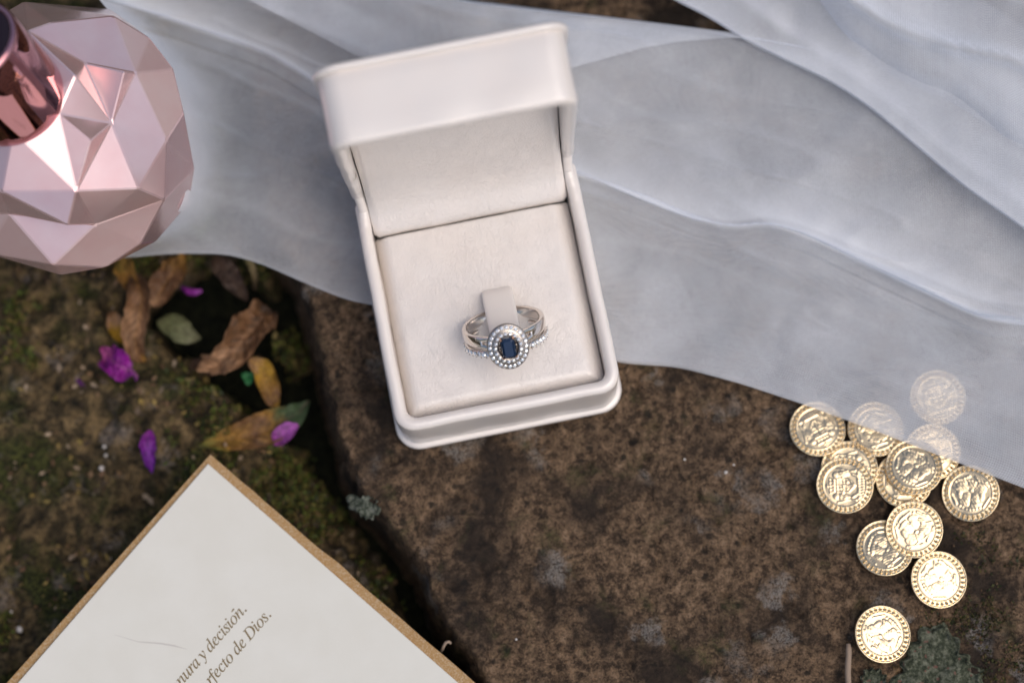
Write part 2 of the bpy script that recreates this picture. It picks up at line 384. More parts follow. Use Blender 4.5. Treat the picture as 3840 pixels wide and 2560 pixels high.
def sweep_rect(prof, a, b, r, cy, wob=0.0, seed=0):
    """prof: (inset, z) pairs swept round the rounded rectangle"""
    rows = []
    for d, z in prof:
        p = rrect(a-d, b-d, r-d*.75, 0, cy, rb=.16-d*.3)
        rows.append(np.column_stack([p, np.full(len(p), z)]))
    V = np.array(rows)
    if wob:
        X, Y, Z = V[..., 0], V[..., 1], V[..., 2]
        V = V + wob*np.stack([fbm(X*1.5, Y*1.5, Z*1.5, 3, seed), fbm(X*1.5, Y*1.5, Z*1.5, 3, seed+9), .6*fbm(X*1.5, Y*1.5, Z*1.5, 3, seed+5)], -1)
    return V.reshape(-1, 3), grid_faces(len(prof), len(rows[0]), True)
def wall_profile(h, z0, th, rr, depth, mid=10):
    """outer face up, over a rolled rim, down inside"""
    p = [(0.02, z0), (0.0, z0+.06)] + [(0.0, z0+(h-rr-z0)*t) for t in (.25, .5, .75)]
    for i in range(mid+1):
        t = math.pi*i/mid; p.append((th/2-th/2*math.cos(t), h-rr+rr*math.sin(t)))
    p += [(th+.01, h-rr-.1), (th+.03, h-depth)]
    return p
A, Bh = W/2, D/2
def plate_mesh(name, a, b, r, cy, z0, z1, ov):
    prof = [(ov+.25, z0), (.05-ov, z0), (-ov, (z0+z1)/2-.03), (-ov, (z0+z1)/2+.03), (.05-ov, z1), (ov+.25, z1)]
    V, F = sweep_rect(prof, a, b, r, cy); n = len(V)//len(prof)
    F = list(F) + [tuple(range(n))[::-1], tuple(range(len(V)-n, len(V)))]
    me = mesh(name, V, F)
    for p in me.polygons: p.use_smooth = len(p.vertices) == 4
    return me
V, F = sweep_rect(wall_profile(HB, .17, .32, .16, 1.0), A, Bh, .55, Bh, .018, 3)
tray = obj('tray', mesh('tray', V, F, True), LEATHER, box)
obj('base_plate', plate_mesh('base_plate', A, Bh, .55, Bh, 0, .17, .11), LEATHER, box)
# cushion bed: domed towards the middle, falling away along its edges
BED = HB-.30; BED_BACK = D-.92
xs = np.linspace(-A+.34, A-.36, 70); ys = np.linspace(.34, BED_BACK, 72)
def bed_z(x, y):
    ex = np.minimum((A-.34)+x, ((A-.36)-x)*.72); ey = np.minimum(y-.34, (BED_BACK-y)*5+.06)
    e = np.minimum(ex, ey)
    roll = -.40*(1-np.clip(e/.36, 0, 1))**2.0
    dome = .10*np.clip(1-(x/2.6)**2, 0, 1)*np.clip(1-((y-2.6)/2.9)**2, 0, 1)
    dip = -.07*np.exp(-((x-.12)/.85)**2-((y-1.75)/.55)**2)
    return BED + roll + dome + dip + .012*fbm(x*1.6, y*1.6, 0, 3, 61)
X, Y = np.meshgrid(xs, ys)
bed = obj('cushion', mesh('cushion', np.stack([X, Y, bed_z(X, Y)], -1).reshape(-1, 3), grid_faces(72, 70), True), LEATHER_BED, box)
# tongue: a strip that comes out of a slit, arches up and dives down again
def strip(path, width, thick, n=40, nseg=10, taper=None):
    """rounded strip following a path in the box's y-z plane; path rows: x, y, z"""
    path = np.array(path, float); t = np.linspace(0, len(path)-1, n)
    P = np.stack([np.interp(t, range(len(path)), path[:, i]) for i in range(3)], -1)
    for _ in range(4): P[1:-1] = (P[:-2]+2*P[1:-1]+P[2:])/4
    T = np.gradient(P, axis=0); T /= np.linalg.norm(T, axis=1)[:, None]
    Sx = np.array([1.0, 0, 0]); N = np.cross(Sx, T); N /= np.linalg.norm(N, axis=1)[:, None]
    V = []
    for i in range(n):
        w = width/2*(taper(i/(n-1)) if taper else 1)
        for k in range(nseg*2):
            a = 2*math.pi*k/(nseg*2); ca, sa = math.cos(a), math.sin(a)
            V.append(P[i] + Sx*w*math.copysign(abs(ca)**.35, ca) + N[i]*thick/2*math.copysign(abs(sa)**.7, sa))
    F = grid_faces(n, nseg*2, True)
    F += [tuple(range(nseg*2))[::-1], tuple(range((n-1)*nseg*2, n*nseg*2))]
    return V, F
TX, TY = .27, 0.0
V, F = strip([(TX, 3.20, BED-.25), (TX, 3.18, BED+.0), (TX, 3.13, BED+.16), (TX, 2.98, BED+.32), (TX, 2.6, BED+.50), (TX, 2.2, BED+.68), (TX, 1.9, BED+.74), (TX, 1.66, BED+.55), (TX, 1.6, BED+.1), (TX, 1.6, BED-.3)], .80, .16)
obj('ring_tongue', mesh('ring_tongue', V, F, True), LEATHER, box)
# inner liner of the lid, coming down behind and turning into the bed
def lid_xf(V):
    V = np.asarray(V, float); yy = V[..., 1]-D; z = V[..., 2]
    return np.stack([V[..., 0], D+yy*math.cos(TH)+z*math.sin(TH), HB-yy*math.sin(TH)+z*math.cos(TH)], -1)
lw = A-.36
prof = np.array([(BED_BACK+.005, BED-.16), (BED_BACK+.01, BED-.03), (BED_BACK+.08, BED+.10), (BED_BACK+.26, BED+.24), (BED_BACK+.50, BED+.42), (BED_BACK+.72, BED+.75),
                 (BED_BACK+.86, BED+1.3), (BED_BACK+.98, BED+2.2), (BED_BACK+1.10, BED+3.4), (BED_BACK+1.2, BED+4.6), (BED_BACK+1.3, BED+5.5)])
t = np.linspace(0, len(prof)-1, 60); pr = np.stack([np.interp(t, range(len(prof)), prof[:, i]) for i in (0, 1)], -1)
for _ in range(6): pr[1:-1] = (pr[:-2]+2*pr[1:-1]+pr[2:])/4
xs = np.linspace(-lw, lw, 44); V = []
for yy, zz in pr:
    for x in xs:
        e = max(0, (abs(x)-lw+.10)/.10); V.append((x, yy+.10*e**2 + .012*float(fbm(x*1.3, yy*3, zz*1.3, 2, 71)), zz-.02*e**2))
obj('lid_liner', mesh('lid_liner', V, grid_faces(60, 44), True), LEATHER_BED, box)
V, F = sweep_rect(wall_profile(HL+.0, 0, .36, .0, 0, 2)[:0] + [(d, HL-z) for d, z in wall_profile(HL, .0, .32, .15, HL-.1)], A, Bh, .55, Bh, .018, 13)
lid = obj('lid', mesh('lid', lid_xf(V), [f[::-1] for f in F], True), LEATHER, box)
me = plate_mesh('lid_plate', A, Bh, .55, Bh, HL, HL+.19, .11)
co = np.array([v.co[:] for v in me.vertices])/S; co = lid_xf(co)*S
me.vertices.foreach_set('co', co.ravel()); me.update()
obj('lid_plate', me, LEATHER, lid)
# leather gussets that carry the rim round the hinge on each side
for sx in (-1, 1):
    lp = lid_xf([(sx*(A-.17), D-2.4, .16), (sx*(A-.17), D-1.6, .16), (sx*(A-.175), D-.9, .15), (sx*(A-.19), D-.5, .13)])
    path = np.array([*lp, (sx*(A-.22), D-.16, HB+.16), (sx*(A-.22), D-.26, HB-.02), (sx*(A-.19), D-.55, HB-.12), (sx*(A-.17), D-1.0, HB-.155), (sx*(A-.165), D-1.8, HB-.165)])
    t = np.linspace(0, len(path)-1, 48); P_ = np.stack([np.interp(t, range(len(path)), path[:, i]) for i in range(3)], -1)
    for _ in range(5): P_[1:-1] = (P_[:-2]+2*P_[1:-1]+P_[2:])/4
    T_ = np.gradient(P_, axis=0); T_ /= np.linalg.norm(T_, axis=1)[:, None]; V = []
    for i, p in enumerate(P_):
        n_ = np.cross([1.0, 0, 0], T_[i]); n_ /= np.linalg.norm(n_); r_ = .158 - .02*math.exp(-((i-23)/4.0)**2)
        for k in range(16):
            a_ = 2*math.pi*k/16; V.append(p + np.array([1.0, 0, 0])*r_*math.cos(a_) + n_*r_*math.sin(a_)*(1+.05*math.sin(i*1.3)))
    obj('hinge_gusset', mesh('hinge_gusset', V, grid_faces(48, 16, True), True), LEATHER, box)

# ------------------------------------------------------------------ rings on the tongue (built in the box's own frame, then placed in the world)
BOXM = Matrix.Translation(Vector((BX, BY, 0))) @ Matrix.Rotation(YAW, 4, 'Z')
inv = np.array(BOXM.inverted())
hw = at(1905, 1297, 3.72); head = (inv @ np.array([*hw, 1]))[:3]
LEAN = math.radians(34)
EX = np.array([1.0, 0, 0]); ED = np.array([0, -math.sin(LEAN), math.cos(LEAN)]); EN = np.cross(EX, ED); EN = -EN if EN[1] > 0 else EN   # EN: towards the front
RR = .985
RC = head - ED*(RR+.16)
def ring_pt(phi, r=RR, w=0.0):
    phi = np.asarray(phi, float)
    return RC + (np.sin(phi)*r)[..., None]*EX + (np.cos(phi)*r)[..., None]*ED + np.asarray(w+0*phi)[..., None]*EN
def band(phis, off, hw_, th, nk=10, closed=False, lift=0.0):
    """flat court-shaped band; off, hw_ (half width) and lift are functions of phi"""
    V = []
    for p in phis:
        o, h = off(p), hw_(p); l = lift(p) if callable(lift) else lift
        for k in range(nk):
            a = 2*math.pi*k/nk; ca, sa = math.cos(a), math.sin(a)
            V.append(ring_pt(p, RR+l+th/2*math.copysign(abs(sa)**.7, sa), o+h*math.copysign(abs(ca)**.6, ca)))
    F = grid_faces(len(phis), nk, True)
    if closed: F += [((len(phis)-1)*nk+k, (len(phis)-1)*nk+(k+1) % nk, (k+1) % nk, k) for k in range(nk)]
    else: F += [tuple(range(nk))[::-1], tuple(range((len(phis)-1)*nk, len(phis)*nk))]
    return V, F
ring = empty('engagement_ring', (BX, BY, 0), 'white gold engagement ring with dark blue stone and double halo', 'ring'); ring.rotation_euler = (0, 0, YAW)
wed = empty('wedding_band', (BX, BY, 0), 'slim white gold band with a row of small stones below the halo ring', 'ring'); wed.rotation_euler = (0, 0, YAW)
mb = MB()
split = lambda p: .085*float(sstep(.80, .25, abs(p)))
ph = np.linspace(.22, 2*math.pi-.22, 110); wrap = lambda p: (p+math.pi) % (2*math.pi)-math.pi
mb.add(*band(np.linspace(.62, 2*math.pi-.62, 100), lambda p: -.075, lambda p: .155+.02*float(sstep(1.3, .7, abs(wrap(p)))), .15, 14))
for s2 in (-1, 1):
    for sgn in (-1, 1):
        mb.add(*band(np.linspace(s2*.18, s2*.80, 24), lambda p: -.075+sgn*(.085+.055*float(sstep(.75, .25, abs(p)))), lambda p: .080-.028*float(sstep(.8, .25, abs(p))), .152, 10, lift=lambda p: .08*float(sstep(.65, .2, abs(p)))))
obj('shank', mb.mesh('shank', True), SILVER, ring)
V, F = band(np.linspace(0, 2*math.pi, 97)[:-1], lambda p: .225, lambda p: .095, .15, closed=True)
obj('shank', mesh('band_shank', V, F, True), SILVER, wed)
def brilliant(r):
    v, f = [], []
    for k in range(8): a = math.pi/4*k; v.append((.52*r*math.cos(a), .52*r*math.sin(a), .36*r))
    for k in range(8): a = math.pi/4*(k+.5); v.append((r*math.cos(a), r*math.sin(a), 0))
    v.append((0, 0, -.75*r))
    f.append(tuple(range(8)))
    for k in range(8):
        f += [(k, 8+k, (k+1) % 8), (8+k, 8+(k+1) % 8, (k+1) % 8), (8+k, 16, 8+(k+1) % 8)]
    return v, f
STONE = mesh('small_stone', *brilliant(1.0))
bm_ = bmesh.new(); bm_.from_mesh(STONE); bmesh.ops.recalc_face_normals(bm_, faces=bm_.faces); bm_.to_mesh(STONE); bm_.free(); STONE.materials.append(DIAMOND)
def place_stone(parent, pos, nrm, r, name='small_stone'):
    o = obj(name, STONE, None, parent)
    z = Vector(nrm).normalized(); q = z.to_track_quat('Z', 'Y')
    o.matrix_local = Matrix.Translation(Vector(pos)*S) @ q.to_matrix().to_4x4() @ Matrix.Rotation(random.uniform(0, 1), 4, 'Z') @ Matrix.Rotation(random.uniform(-.28, .28), 4, 'X') @ Matrix.Scale(r, 4)
    return o
beads = MB()
def bead(mb, p, r, n=6):
    v, f = [], []
    for i in range(4):
        t = math.pi*i/3
        for k in range(n): v.append((p[0]+r*math.sin(t)*math.cos(2*math.pi*k/n), p[1]+r*math.sin(t)*math.sin(2*math.pi*k/n), p[2]+r*math.cos(t)))
    mb.add(v, grid_faces(4, n, True))
for s_ in (-1, 1):
    for i in range(8):
        p = s_*(.50+i*.142); place_stone(wed, ring_pt(p, RR+.078, .225), ring_pt(p)-RC, .068)
        for w in (-.075, .075): bead(beads, ring_pt(p+s_*.071, RR+.085, .225+w), .020)
obj('bead_setting', beads.mesh('bead_setting', True), SILVER, wed)
# head: domed oval plate, two rows of stones, centre stone and claws
HO = RC + ED*(RR+.17)
def hp_(u, v, h): return HO + EX*u + EN*v + ED*h
OA, OB = .525, .605
mb = MB(); NK = 48
prof = [(.30, -.16), (.62, -.12), (.93, -.06), (1.0, -.01), (1.0, .02), (.96, .045), (.80, .065), (.72, .085), (.60, .11), (.48, .10), (.44, .03), (.40, -.02)]
V = [hp_(OA*k*math.cos(2*math.pi*i/NK), OB*k*math.sin(2*math.pi*i/NK), h) for k, h in prof for i in range(NK)]
mb.add(V, grid_faces(len(prof), NK, True))
for sgn in (-1, 1):                                        # gallery bridge across the opening
    mb.add([hp_(sgn*x, y, z) for x in (.10, .30) for y in (-.03, .03) for z in (-.05, .02)], [(0, 1, 3, 2), (4, 6, 7, 5), (0, 4, 5, 1), (2, 3, 7, 6), (1, 5, 7, 3), (0, 2, 6, 4)])
obj('halo_setting', mb.mesh('halo_setting', True), SETTING, ring)
grains = MB()
for cnt, k, h, r, ph0 in ((24, .86, .074, .056, .1), (17, .61, .127, .050, .25)):
    for i in range(cnt):
        a = 2*math.pi*i/cnt+ph0; u, v = OA*k*math.cos(a), OB*k*math.sin(a)
        nrm = ED + EX*.25*(k-.3)*math.cos(a) + EN*.25*(k-.3)*math.sin(a)
        place_stone(ring, hp_(u, v, h), nrm, r)
        a2 = a+math.pi/cnt
        for dk in (-.085, .085): bead(grains, hp_(OA*(k+dk)*math.cos(a2), OB*(k+dk)*math.sin(a2), h+.005), .017)
obj('bead_setting', grains.mesh('halo_beads', True), SILVER, ring)
def emerald(a, b, c):
    V, rows = [], [(1.0, 1.0, 0.0), (.84, .90, .05), (.60, .74, .085)]
    for sx, sy, h in rows:
        x, y, k = a*sx, b*sy, c*min(sx, sy)
        V += [hp_(px, py, .13+h) for px, py in ((x-k, y), (-x+k, y), (-x, y-k), (-x, -y+k), (-x+k, -y), (x-k, -y), (x, -y+k), (x, y-k))]
    V += [hp_(0, b*.5, -.08), hp_(0, -b*.5, -.08)]
    F = []
    for r in range(2): F += [(r*8+i, r*8+(i+1) % 8, (r+1)*8+(i+1) % 8, (r+1)*8+i) for i in range(8)]
    F.append(tuple(range(16, 24)))
    F += [(1, 0, 24), (2, 1, 24), (3, 2, 24, 25), (4, 3, 25), (5, 4, 25), (6, 5, 25), (7, 6, 25, 24), (0, 7, 24)]
    return V, F
me = mesh('centre_stone', *emerald(.175, .27, .06))
bm_ = bmesh.new(); bm_.from_mesh(me); bmesh.ops.recalc_face_normals(bm_, faces=bm_.faces); bm_.to_mesh(me); bm_.free()
tag(obj('centre_stone', me, SAPPHIRE, ring), 'dark blue step cut centre stone')
for u in (-1, 1):
    for v in (-1, 1):
        mb = MB(); c = hp_(u*.155, v*.245, .18); bead(mb, c, .034, 8)
        b0 = hp_(u*.175, v*.265, -.02); vv = []
        for p, r in ((b0, .026), (c, .026)): vv += [p + EX*r*math.cos(q)+EN*r*math.sin(q) for q in np.linspace(0, 2*math.pi, 7)[:-1]]
        mb.add(vv, grid_faces(2, 6, True)); obj('claw', mb.mesh('claw', True), ROSE, ring)

# ------------------------------------------------------------------ faceted bottle
BR_ = 3.58; BC = np.array([*at(222, 525, 3.0)[:2], 3.0]); BTILT = np.array([-.13, .02, 1.0]); BTILT /= np.linalg.norm(BTILT)
VIS = [(640,645,.87),(480,752,1.03),(312,608,.99),(400,415,1.03),(655,395,1.03),(468,283,.89),(275,120,1.0),(150,178,1.02),(755,362,.93),(600,98,1.02),(915,378,1.02),
       (922,750,.95),(728,1000,1.03),(405,1012,1.03),(15,1018,1.02),(362,1190,1.03),(18,1180,.91),(538,1272,.87),(862,1058,1.03),(285,1415,1.0),(750,1296,1.01),
       (1040,905,1.0),(-60,1340,1.02),(70,700,1.0),(-250,1150,1.0),(120,-10,1.0),
       (1012,1085,1.02),(835,1290,1.0),(560,1415,1.02),(325,1470,1.0),(990,600,.99),(790,215,1.02)]
random.seed(5); dirs, rad = [], []
for cx_, cy_, r in VIS:
    px, py = cx_/1.425, cy_/1.425
    d = FWD + RT*(px-1920)/PXS + UP*(1280-py)/PXS; d /= np.linalg.norm(d)
    oc = CPOS-BC; b = oc@d; q = b*b-(oc@oc-BR_**2)
    p = oc + d*(-b-math.sqrt(q)) if q > 0 else (oc - d*b)
    dirs.append(p/np.linalg.norm(p)); rad.append(r)
for i in range(700):                                       # the sides nobody sees go on in the same cut
    k = i+.5; zc = 1-2*k/700; a = math.pi*(1+5**.5)*k*37 + i*1.7
    d = np.array([math.sqrt(max(0, 1-zc*zc))*math.cos(a), math.sqrt(max(0, 1-zc*zc))*math.sin(a), zc])
    if min(np.arccos(np.clip(d@e, -1, 1)) for e in dirs) > .50: dirs.append(d); rad.append(random.uniform(.92, 1.03))
dirs = np.array(dirs)
bm_ = bmesh.new(); bv = [bm_.verts.new(d) for d in dirs]
bm_.verts.index_update(); bmesh.ops.convex_hull(bm_, input=bv)
tris = [tuple(v.index for v in f.verts) for f in bm_.faces]; bm_.free()
WANT = [(0,1),(0,2),(0,3),(0,4),(0,5),(0,8),(0,11),(0,12),(0,13),(1,2),(1,13),(2,3),(2,13),(3,5),(4,5),(4,8),(5,6),(5,7),(5,8),(5,9),(8,9),(8,10),(8,11),(10,11),(11,12),(12,13),(12,17),(12,18),
        (13,14),(13,15),(13,17),(15,17),(15,16),(16,17),(16,19),(17,19),(17,18),(17,20),(18,20),(11,18),(18,21),(11,21),(10,21),(14,16)]
for _ in range(4):                                         # turn edges until the cut is the one in the photograph
    for a_, b_ in WANT:
        if any(a_ in t and b_ in t for t in tris): continue
        for t1 in [t for t in tris if a_ in t]:
            e_ = [v for v in t1 if v != a_]; t2 = next((t for t in tris if b_ in t and e_[0] in t and e_[1] in t), None)
            if t2: tris.remove(t1); tris.remove(t2); tris += [(a_, b_, e_[0]), (a_, b_, e_[1])]; break
bm_ = bmesh.new(); bv = []
for d, r in zip(dirs, rad):
    p = BC + d*r*BR_; p[2] = max(p[2], .22); bv.append(bm_.verts.new(Vector(p-BC)*S))
for t in tris: bm_.faces.new([bv[i] for i in t])
bmesh.ops.recalc_face_normals(bm_, faces=bm_.faces)
bmesh.ops.bevel(bm_, geom=list(bm_.edges), offset=.03*S, segments=1, affect='EDGES')
me = bpy.data.meshes.new('bottle_body'); bm_.to_mesh(me); bm_.free()
bot = empty('perfume_bottle', BC, 'faceted pearly pink perfume bottle with shiny rose metal cap', 'bottle')
obj('body', me, BOTTLE, bot)
def lathe(prof, ax, n=72):
    ax = np.array(ax)/np.linalg.norm(ax); u = np.cross(ax, [0, 1, 0]); u /= np.linalg.norm(u); w = np.cross(ax, u)
    V = [u*r*math.cos(2*math.pi*i/n)+w*r*math.sin(2*math.pi*i/n)+ax*h for r, h in prof for i in range(n)]
    return V, grid_faces(len(prof), n, True)
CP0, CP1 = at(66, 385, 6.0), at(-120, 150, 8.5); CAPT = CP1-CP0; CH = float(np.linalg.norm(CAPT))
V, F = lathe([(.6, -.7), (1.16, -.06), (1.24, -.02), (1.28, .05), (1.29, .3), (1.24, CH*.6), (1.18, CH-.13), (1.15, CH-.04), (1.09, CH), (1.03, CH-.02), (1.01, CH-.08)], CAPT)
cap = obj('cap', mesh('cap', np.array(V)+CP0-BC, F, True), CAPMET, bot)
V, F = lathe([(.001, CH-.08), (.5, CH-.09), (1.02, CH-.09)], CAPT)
tag(obj('cap_top', mesh('cap_top', np.array(V)+CP0-BC, F, True), CAPREFL, cap), 'glossy inset top of the cap with a dark reflection painted in')

# ------------------------------------------------------------------ veil
def curve(pts):
    p = np.array(sorted(pts), float)
    def f(x):                                              # smooth interpolation through the points
        y = 0
        for dx, w in ((-60, .15), (-30, .2), (0, .3), (30, .2), (60, .15)): y = y + w*np.interp(x+dx, p[:, 0], p[:, 1])
        return y
    return f
HEM = curve([(-600, 1000), (300, 975), (506, 963), (653, 950), (850, 952), (980, 988), (1143, 1061), (1306, 1127), (1412, 1145), (1900, 1265), (2335, 1362), (2547, 1376), (2776, 1437), (3020, 1518), (3265, 1608), (3840, 1829), (4300, 2010)])
PLE = curve([(-600, -250), (380, -10), (600, 55), (820, 130), (1000, 190), (1165, 290), (1400, 450), (1800, 560), (2180, 650), (2400, 735), (2600, 815), (2750, 850), (2870, 830), (3000, 865), (3270, 990), (3500, 1100), (3680, 1185), (3840, 1205), (4300, 1280)])
TOP = curve([(-600, -520), (600, -330), (1000, -190), (1400, -70), (1760, 0), (2100, 42), (2400, 78), (2650, 110), (2780, 128), (3100, 190), (3840, 380), (4300, 500)])
TOP2 = curve([(-600, -420), (600, -200), (930, 0), (1100, 85), (1300, 190), (1500, 290), (1800, 320), (2110, 265), (2250, 225), (2400, 182), (2550, 155), (2780, 140), (3100, 195), (3840, 384), (4300, 504)])
LEFT = curve([(-600, 90), (-100, 320), (0, 365), (90, 455), (160, 535), (250, 615), (330, 665), (450, 695), (600, 712), (760, 692), (850, 630), (930, 520), (970, 400), (1020, 250), (1500, 240)])   # x as a function of y
PXY = []
def veil_sheet(rows, ncol, xr, left=None):
    """rows: list of (fn x -> y, fn x,y -> z)"""
    G = []; PXY.clear()
    for yf, zf in rows:
        u = np.linspace(0, 1, ncol)
        x0 = xr[0]
        if left is not None:
            x0 = 600.0
            for _ in range(60): x0 = .5*x0 + .5*float(left(yf(np.array([x0]))[0]))
        x = x0 + (xr[1]-x0)*u**1.15; y = yf(x); z = zf(x, y, x-x0)
        G.append(at(x, y, z)); PXY.append((x, y))
    return np.array(G)
def veil_mesh(name, G, gather=None):
    nr, nc = G.shape[:2]
    me = mesh(name, G.reshape(-1, 3), grid_faces(nr, nc), True)
    x, y = np.array(PXY)[:, 0].ravel(), np.array(PXY)[:, 1].ravel()
    add_color(me, np.repeat((gather(x, y) if gather else np.zeros(nr*nc))[:, None], 3, 1), 'gather')
    uvl = me.uv_layers.new(name='UVMap')
    uu = np.concatenate([np.zeros((nr, 1)), np.cumsum(np.linalg.norm(np.diff(G, axis=1), axis=2), 1)], 1)
    vv = np.concatenate([np.zeros((1, nc)), np.cumsum(np.linalg.norm(np.diff(G, axis=0), axis=2), 0)], 0)
    uu = np.repeat(uu.mean(0)[None], nr, 0)
    loops = np.zeros(len(me.loops), int); me.loops.foreach_get('vertex_index', loops)
    uvl.data.foreach_set('uv', np.stack([uu.ravel()[loops], vv.ravel()[loops]], -1).ravel()); return me
def base_z(x, y, dl):
    w = at(x, y, 0)
    z = .30 + .22*fbm(w[:, 0]*.22, w[:, 1]*.30, 0, 3, 81) + .05*fbm(w[:, 0]*.9, w[:, 1]*1.1, 0, 2, 82)
    q_, s2 = w[:, 0]*.40+w[:, 1]*.92, w[:, 0]*.92-w[:, 1]*.40
    z = z + .17*np.clip(1-2.2*np.abs(fbm(s2*.07, q_*.36, 0, 2, 83)), 0, 1)**3 + .10*np.clip(1-2*np.abs(fbm(s2*.2+7, q_*.9, 0, 2, 84)), 0, 1)**3*sstep(0, 300, HEM(x)-y)
    h = (HEM(x)-y)/900.0                                   # away from the hem it floats higher
    z = z + .35*np.clip(h, 0, 1.3)
    if dl is not None: z = z + 2.3*np.exp(-(dl/70.0)**1.3)*sstep(900, 760, y)
    return np.maximum(z, .12 + .28*sstep(2800, 3000, x))
rows = []
for t in np.linspace(0, 1, 60):
    rows.append((lambda x, t=t: HEM(x)+(PLE(x)+70-HEM(x))*t, lambda x, y, dl, t=t: base_z(x, y, dl)+.06*math.sin(min(t/.03, 1)*math.pi)))
def lip(d, soft, edge=14.0):                               # crisp on the near side, fading away from it
    return sstep(-edge, edge*.4, d)*np.exp(-np.maximum(d, 0)/soft)
def gather_low(x, y):
    d = PLE(x)+8-y
    g = .54*lip(d, 85+45*np.sin(x*.0023+1))*(.75+.25*np.sin(x*.0041)) + .16*lip(d-45-25*np.sin(x*.002), 190)*sstep(2100, 2700, x)
    g = g + .14*lip(HEM(x)-y+4, 22, 8)                     # rolled hem
    g = g + .20*lip(x-LEFT(y)-4, 45, 10)*sstep(980, 900, y)
    return g + .06*np.clip(1-2.4*np.abs(fbm((x+y*.3)*.0011, (y-x*.42)*.0042, 0, 3, 131)), 0, 1)**2
def gather_up(x, y):
    d = EB(x)-y; g = .16*lip(d+4, 60, 9)
    for k, (o, w_, a_) in enumerate(((150, 120, .20), (330, 90, .16), (430, 200, .22), (680, 160, .2))):
        g = g + a_*lip(d-o-45*np.sin(x*.0035+k*1.9)-.10*(x-3000)*(k-1), w_, 40)
    return g
def pw(x): return 26 + 22*np.clip(np.sin(x*.0028+.8), 0, 1) + 6*np.sin(x*.011)
for t in np.linspace(0, 1, 64)[1:]:                        # the pleat: forward, back under itself, forward again, with a raised crest
    s_ = math.sin(t*2*math.pi)
    rows.append((lambda x, t=t, s_=s_: PLE(x)+70-140*t - .75*pw(x)*s_*(1 if t < .5 else 1), lambda x, y, dl, t=t: base_z(x, y, dl)+ .10+.30*math.exp(-((t-.5)/.20)**2)*(.7+.3*np.sin(x*.004))))
for t in np.linspace(0, 1, 50)[1:]:
    rows.append((lambda x, t=t: PLE(x)-70+(TOP(x)-PLE(x)+70)*t, lambda x, y, dl, t=t: base_z(x, y, dl)+.10+.5*t))
for t in np.linspace(0, 1, 20)[1:]:                        # turned back along the top edge
    rows.append((lambda x, t=t: TOP(x)+(TOP2(x)-TOP(x))*t, lambda x, y, dl, t=t: base_z(x, y, dl)+.6+.25*math.sin(t*math.pi/2)+.12))
veil = empty('veil', at(2600, 900, 0), 'sheer white tulle veil draped behind and under the ring box', 'veil')
def under_veil(o):
    o.parent = veil; o.matrix_parent_inverse = Matrix.Translation(-veil.location); return o
under_veil(obj('lower_drape', veil_mesh('lower_drape', veil_sheet(rows, 300, (380, 4300), LEFT), gather_low), VEIL))
rows = []
for t in np.linspace(0, 1, 70):                            # the cloth lies double from the box to the far right
    rows.append((lambda x, t=t: HEM(x)-5-3*np.sin(x*.006)+(TOP(x)+30-HEM(x))*t, lambda x, y, dl, t=t: np.maximum(.5*base_z(x, y, None)+.10+.10*fbm(x*.0045, y*.006, 0, 3, 87), .28*sstep(2800, 3000, x))))
def fold_start(y): return 1980 + .16*np.asarray(y) + 30*np.sin(np.asarray(y)*.006)
under_veil(obj('under_layer', veil_mesh('under_layer', veil_sheet(rows, 170, (1980, 4300), fold_start)), VEIL))
EB = curve([(2100, -330), (2350, -120), (2520, 0), (2650, 62), (2800, 158), (2950, 232), (3100, 300), (3250, 395), (3430, 545), (3600, 690), (3840, 860), (4100, 1060), (4500, 1400)])
def upz(x, y, k):
    w = at(x, y, 0); d = (EB(x)-y)/400.0
    return 1.5 + .55*np.clip(d, 0, 2.2) + .30*fbm((w[:, 0]+w[:, 1]*.9)*.24, (w[:, 1]-w[:, 0]*.3)*.10, 0, 2, 91+k) + .55*np.clip(1-2.0*np.abs(fbm((w[:, 0]*.77-w[:, 1]*.64)*.09, (w[:, 0]*.64+w[:, 1]*.77)*.40, 0, 2, 92+k)), 0, 1)**3 + .05*fbm(w[:, 0], w[:, 1], 0, 2, 95)
rows = []
for t in np.linspace(0, 1, 26):                            # under layer turned back from the edge
    rows.append((lambda x, t=t: EB(x)-(760+110*np.sin(x*.0031+.6)+40*np.sin(x*.009))*(1-t), lambda x, y, dl, t=t: upz(x, y, 0)-.30*math.sin((1-t)*math.pi/2)**.7-.02))
for t in np.linspace(0, 1, 80)[1:]:
    rows.append((lambda x, t=t: EB(x)-1500*t, lambda x, y, dl, t=t: upz(x, y, 0)))
G = veil_sheet(rows, 170, (2100, 4500))
under_veil(obj('upper_drape', veil_mesh('upper_drape', G, gather_up), VEIL))
E2 = curve([(2700, -400), (3000, -80), (3100, 40), (3180, 150), (3270, 250), (3420, 320), (3600, 400), (3840, 560), (4500, 900)])
rows = [(lambda x, t=t: E2(x)-900*t, lambda x, y, dl, t=t: upz(x, y, 0)-.10+.55*(1-math.exp(-t*14))+.2*fbm(x*.004, y*.004, 0, 2, 99)) for t in np.linspace(0, 1, 40)]
under_veil(obj('folded_layer', veil_mesh('folded_layer', veil_sheet(rows, 90, (2700, 4500))), VEIL))

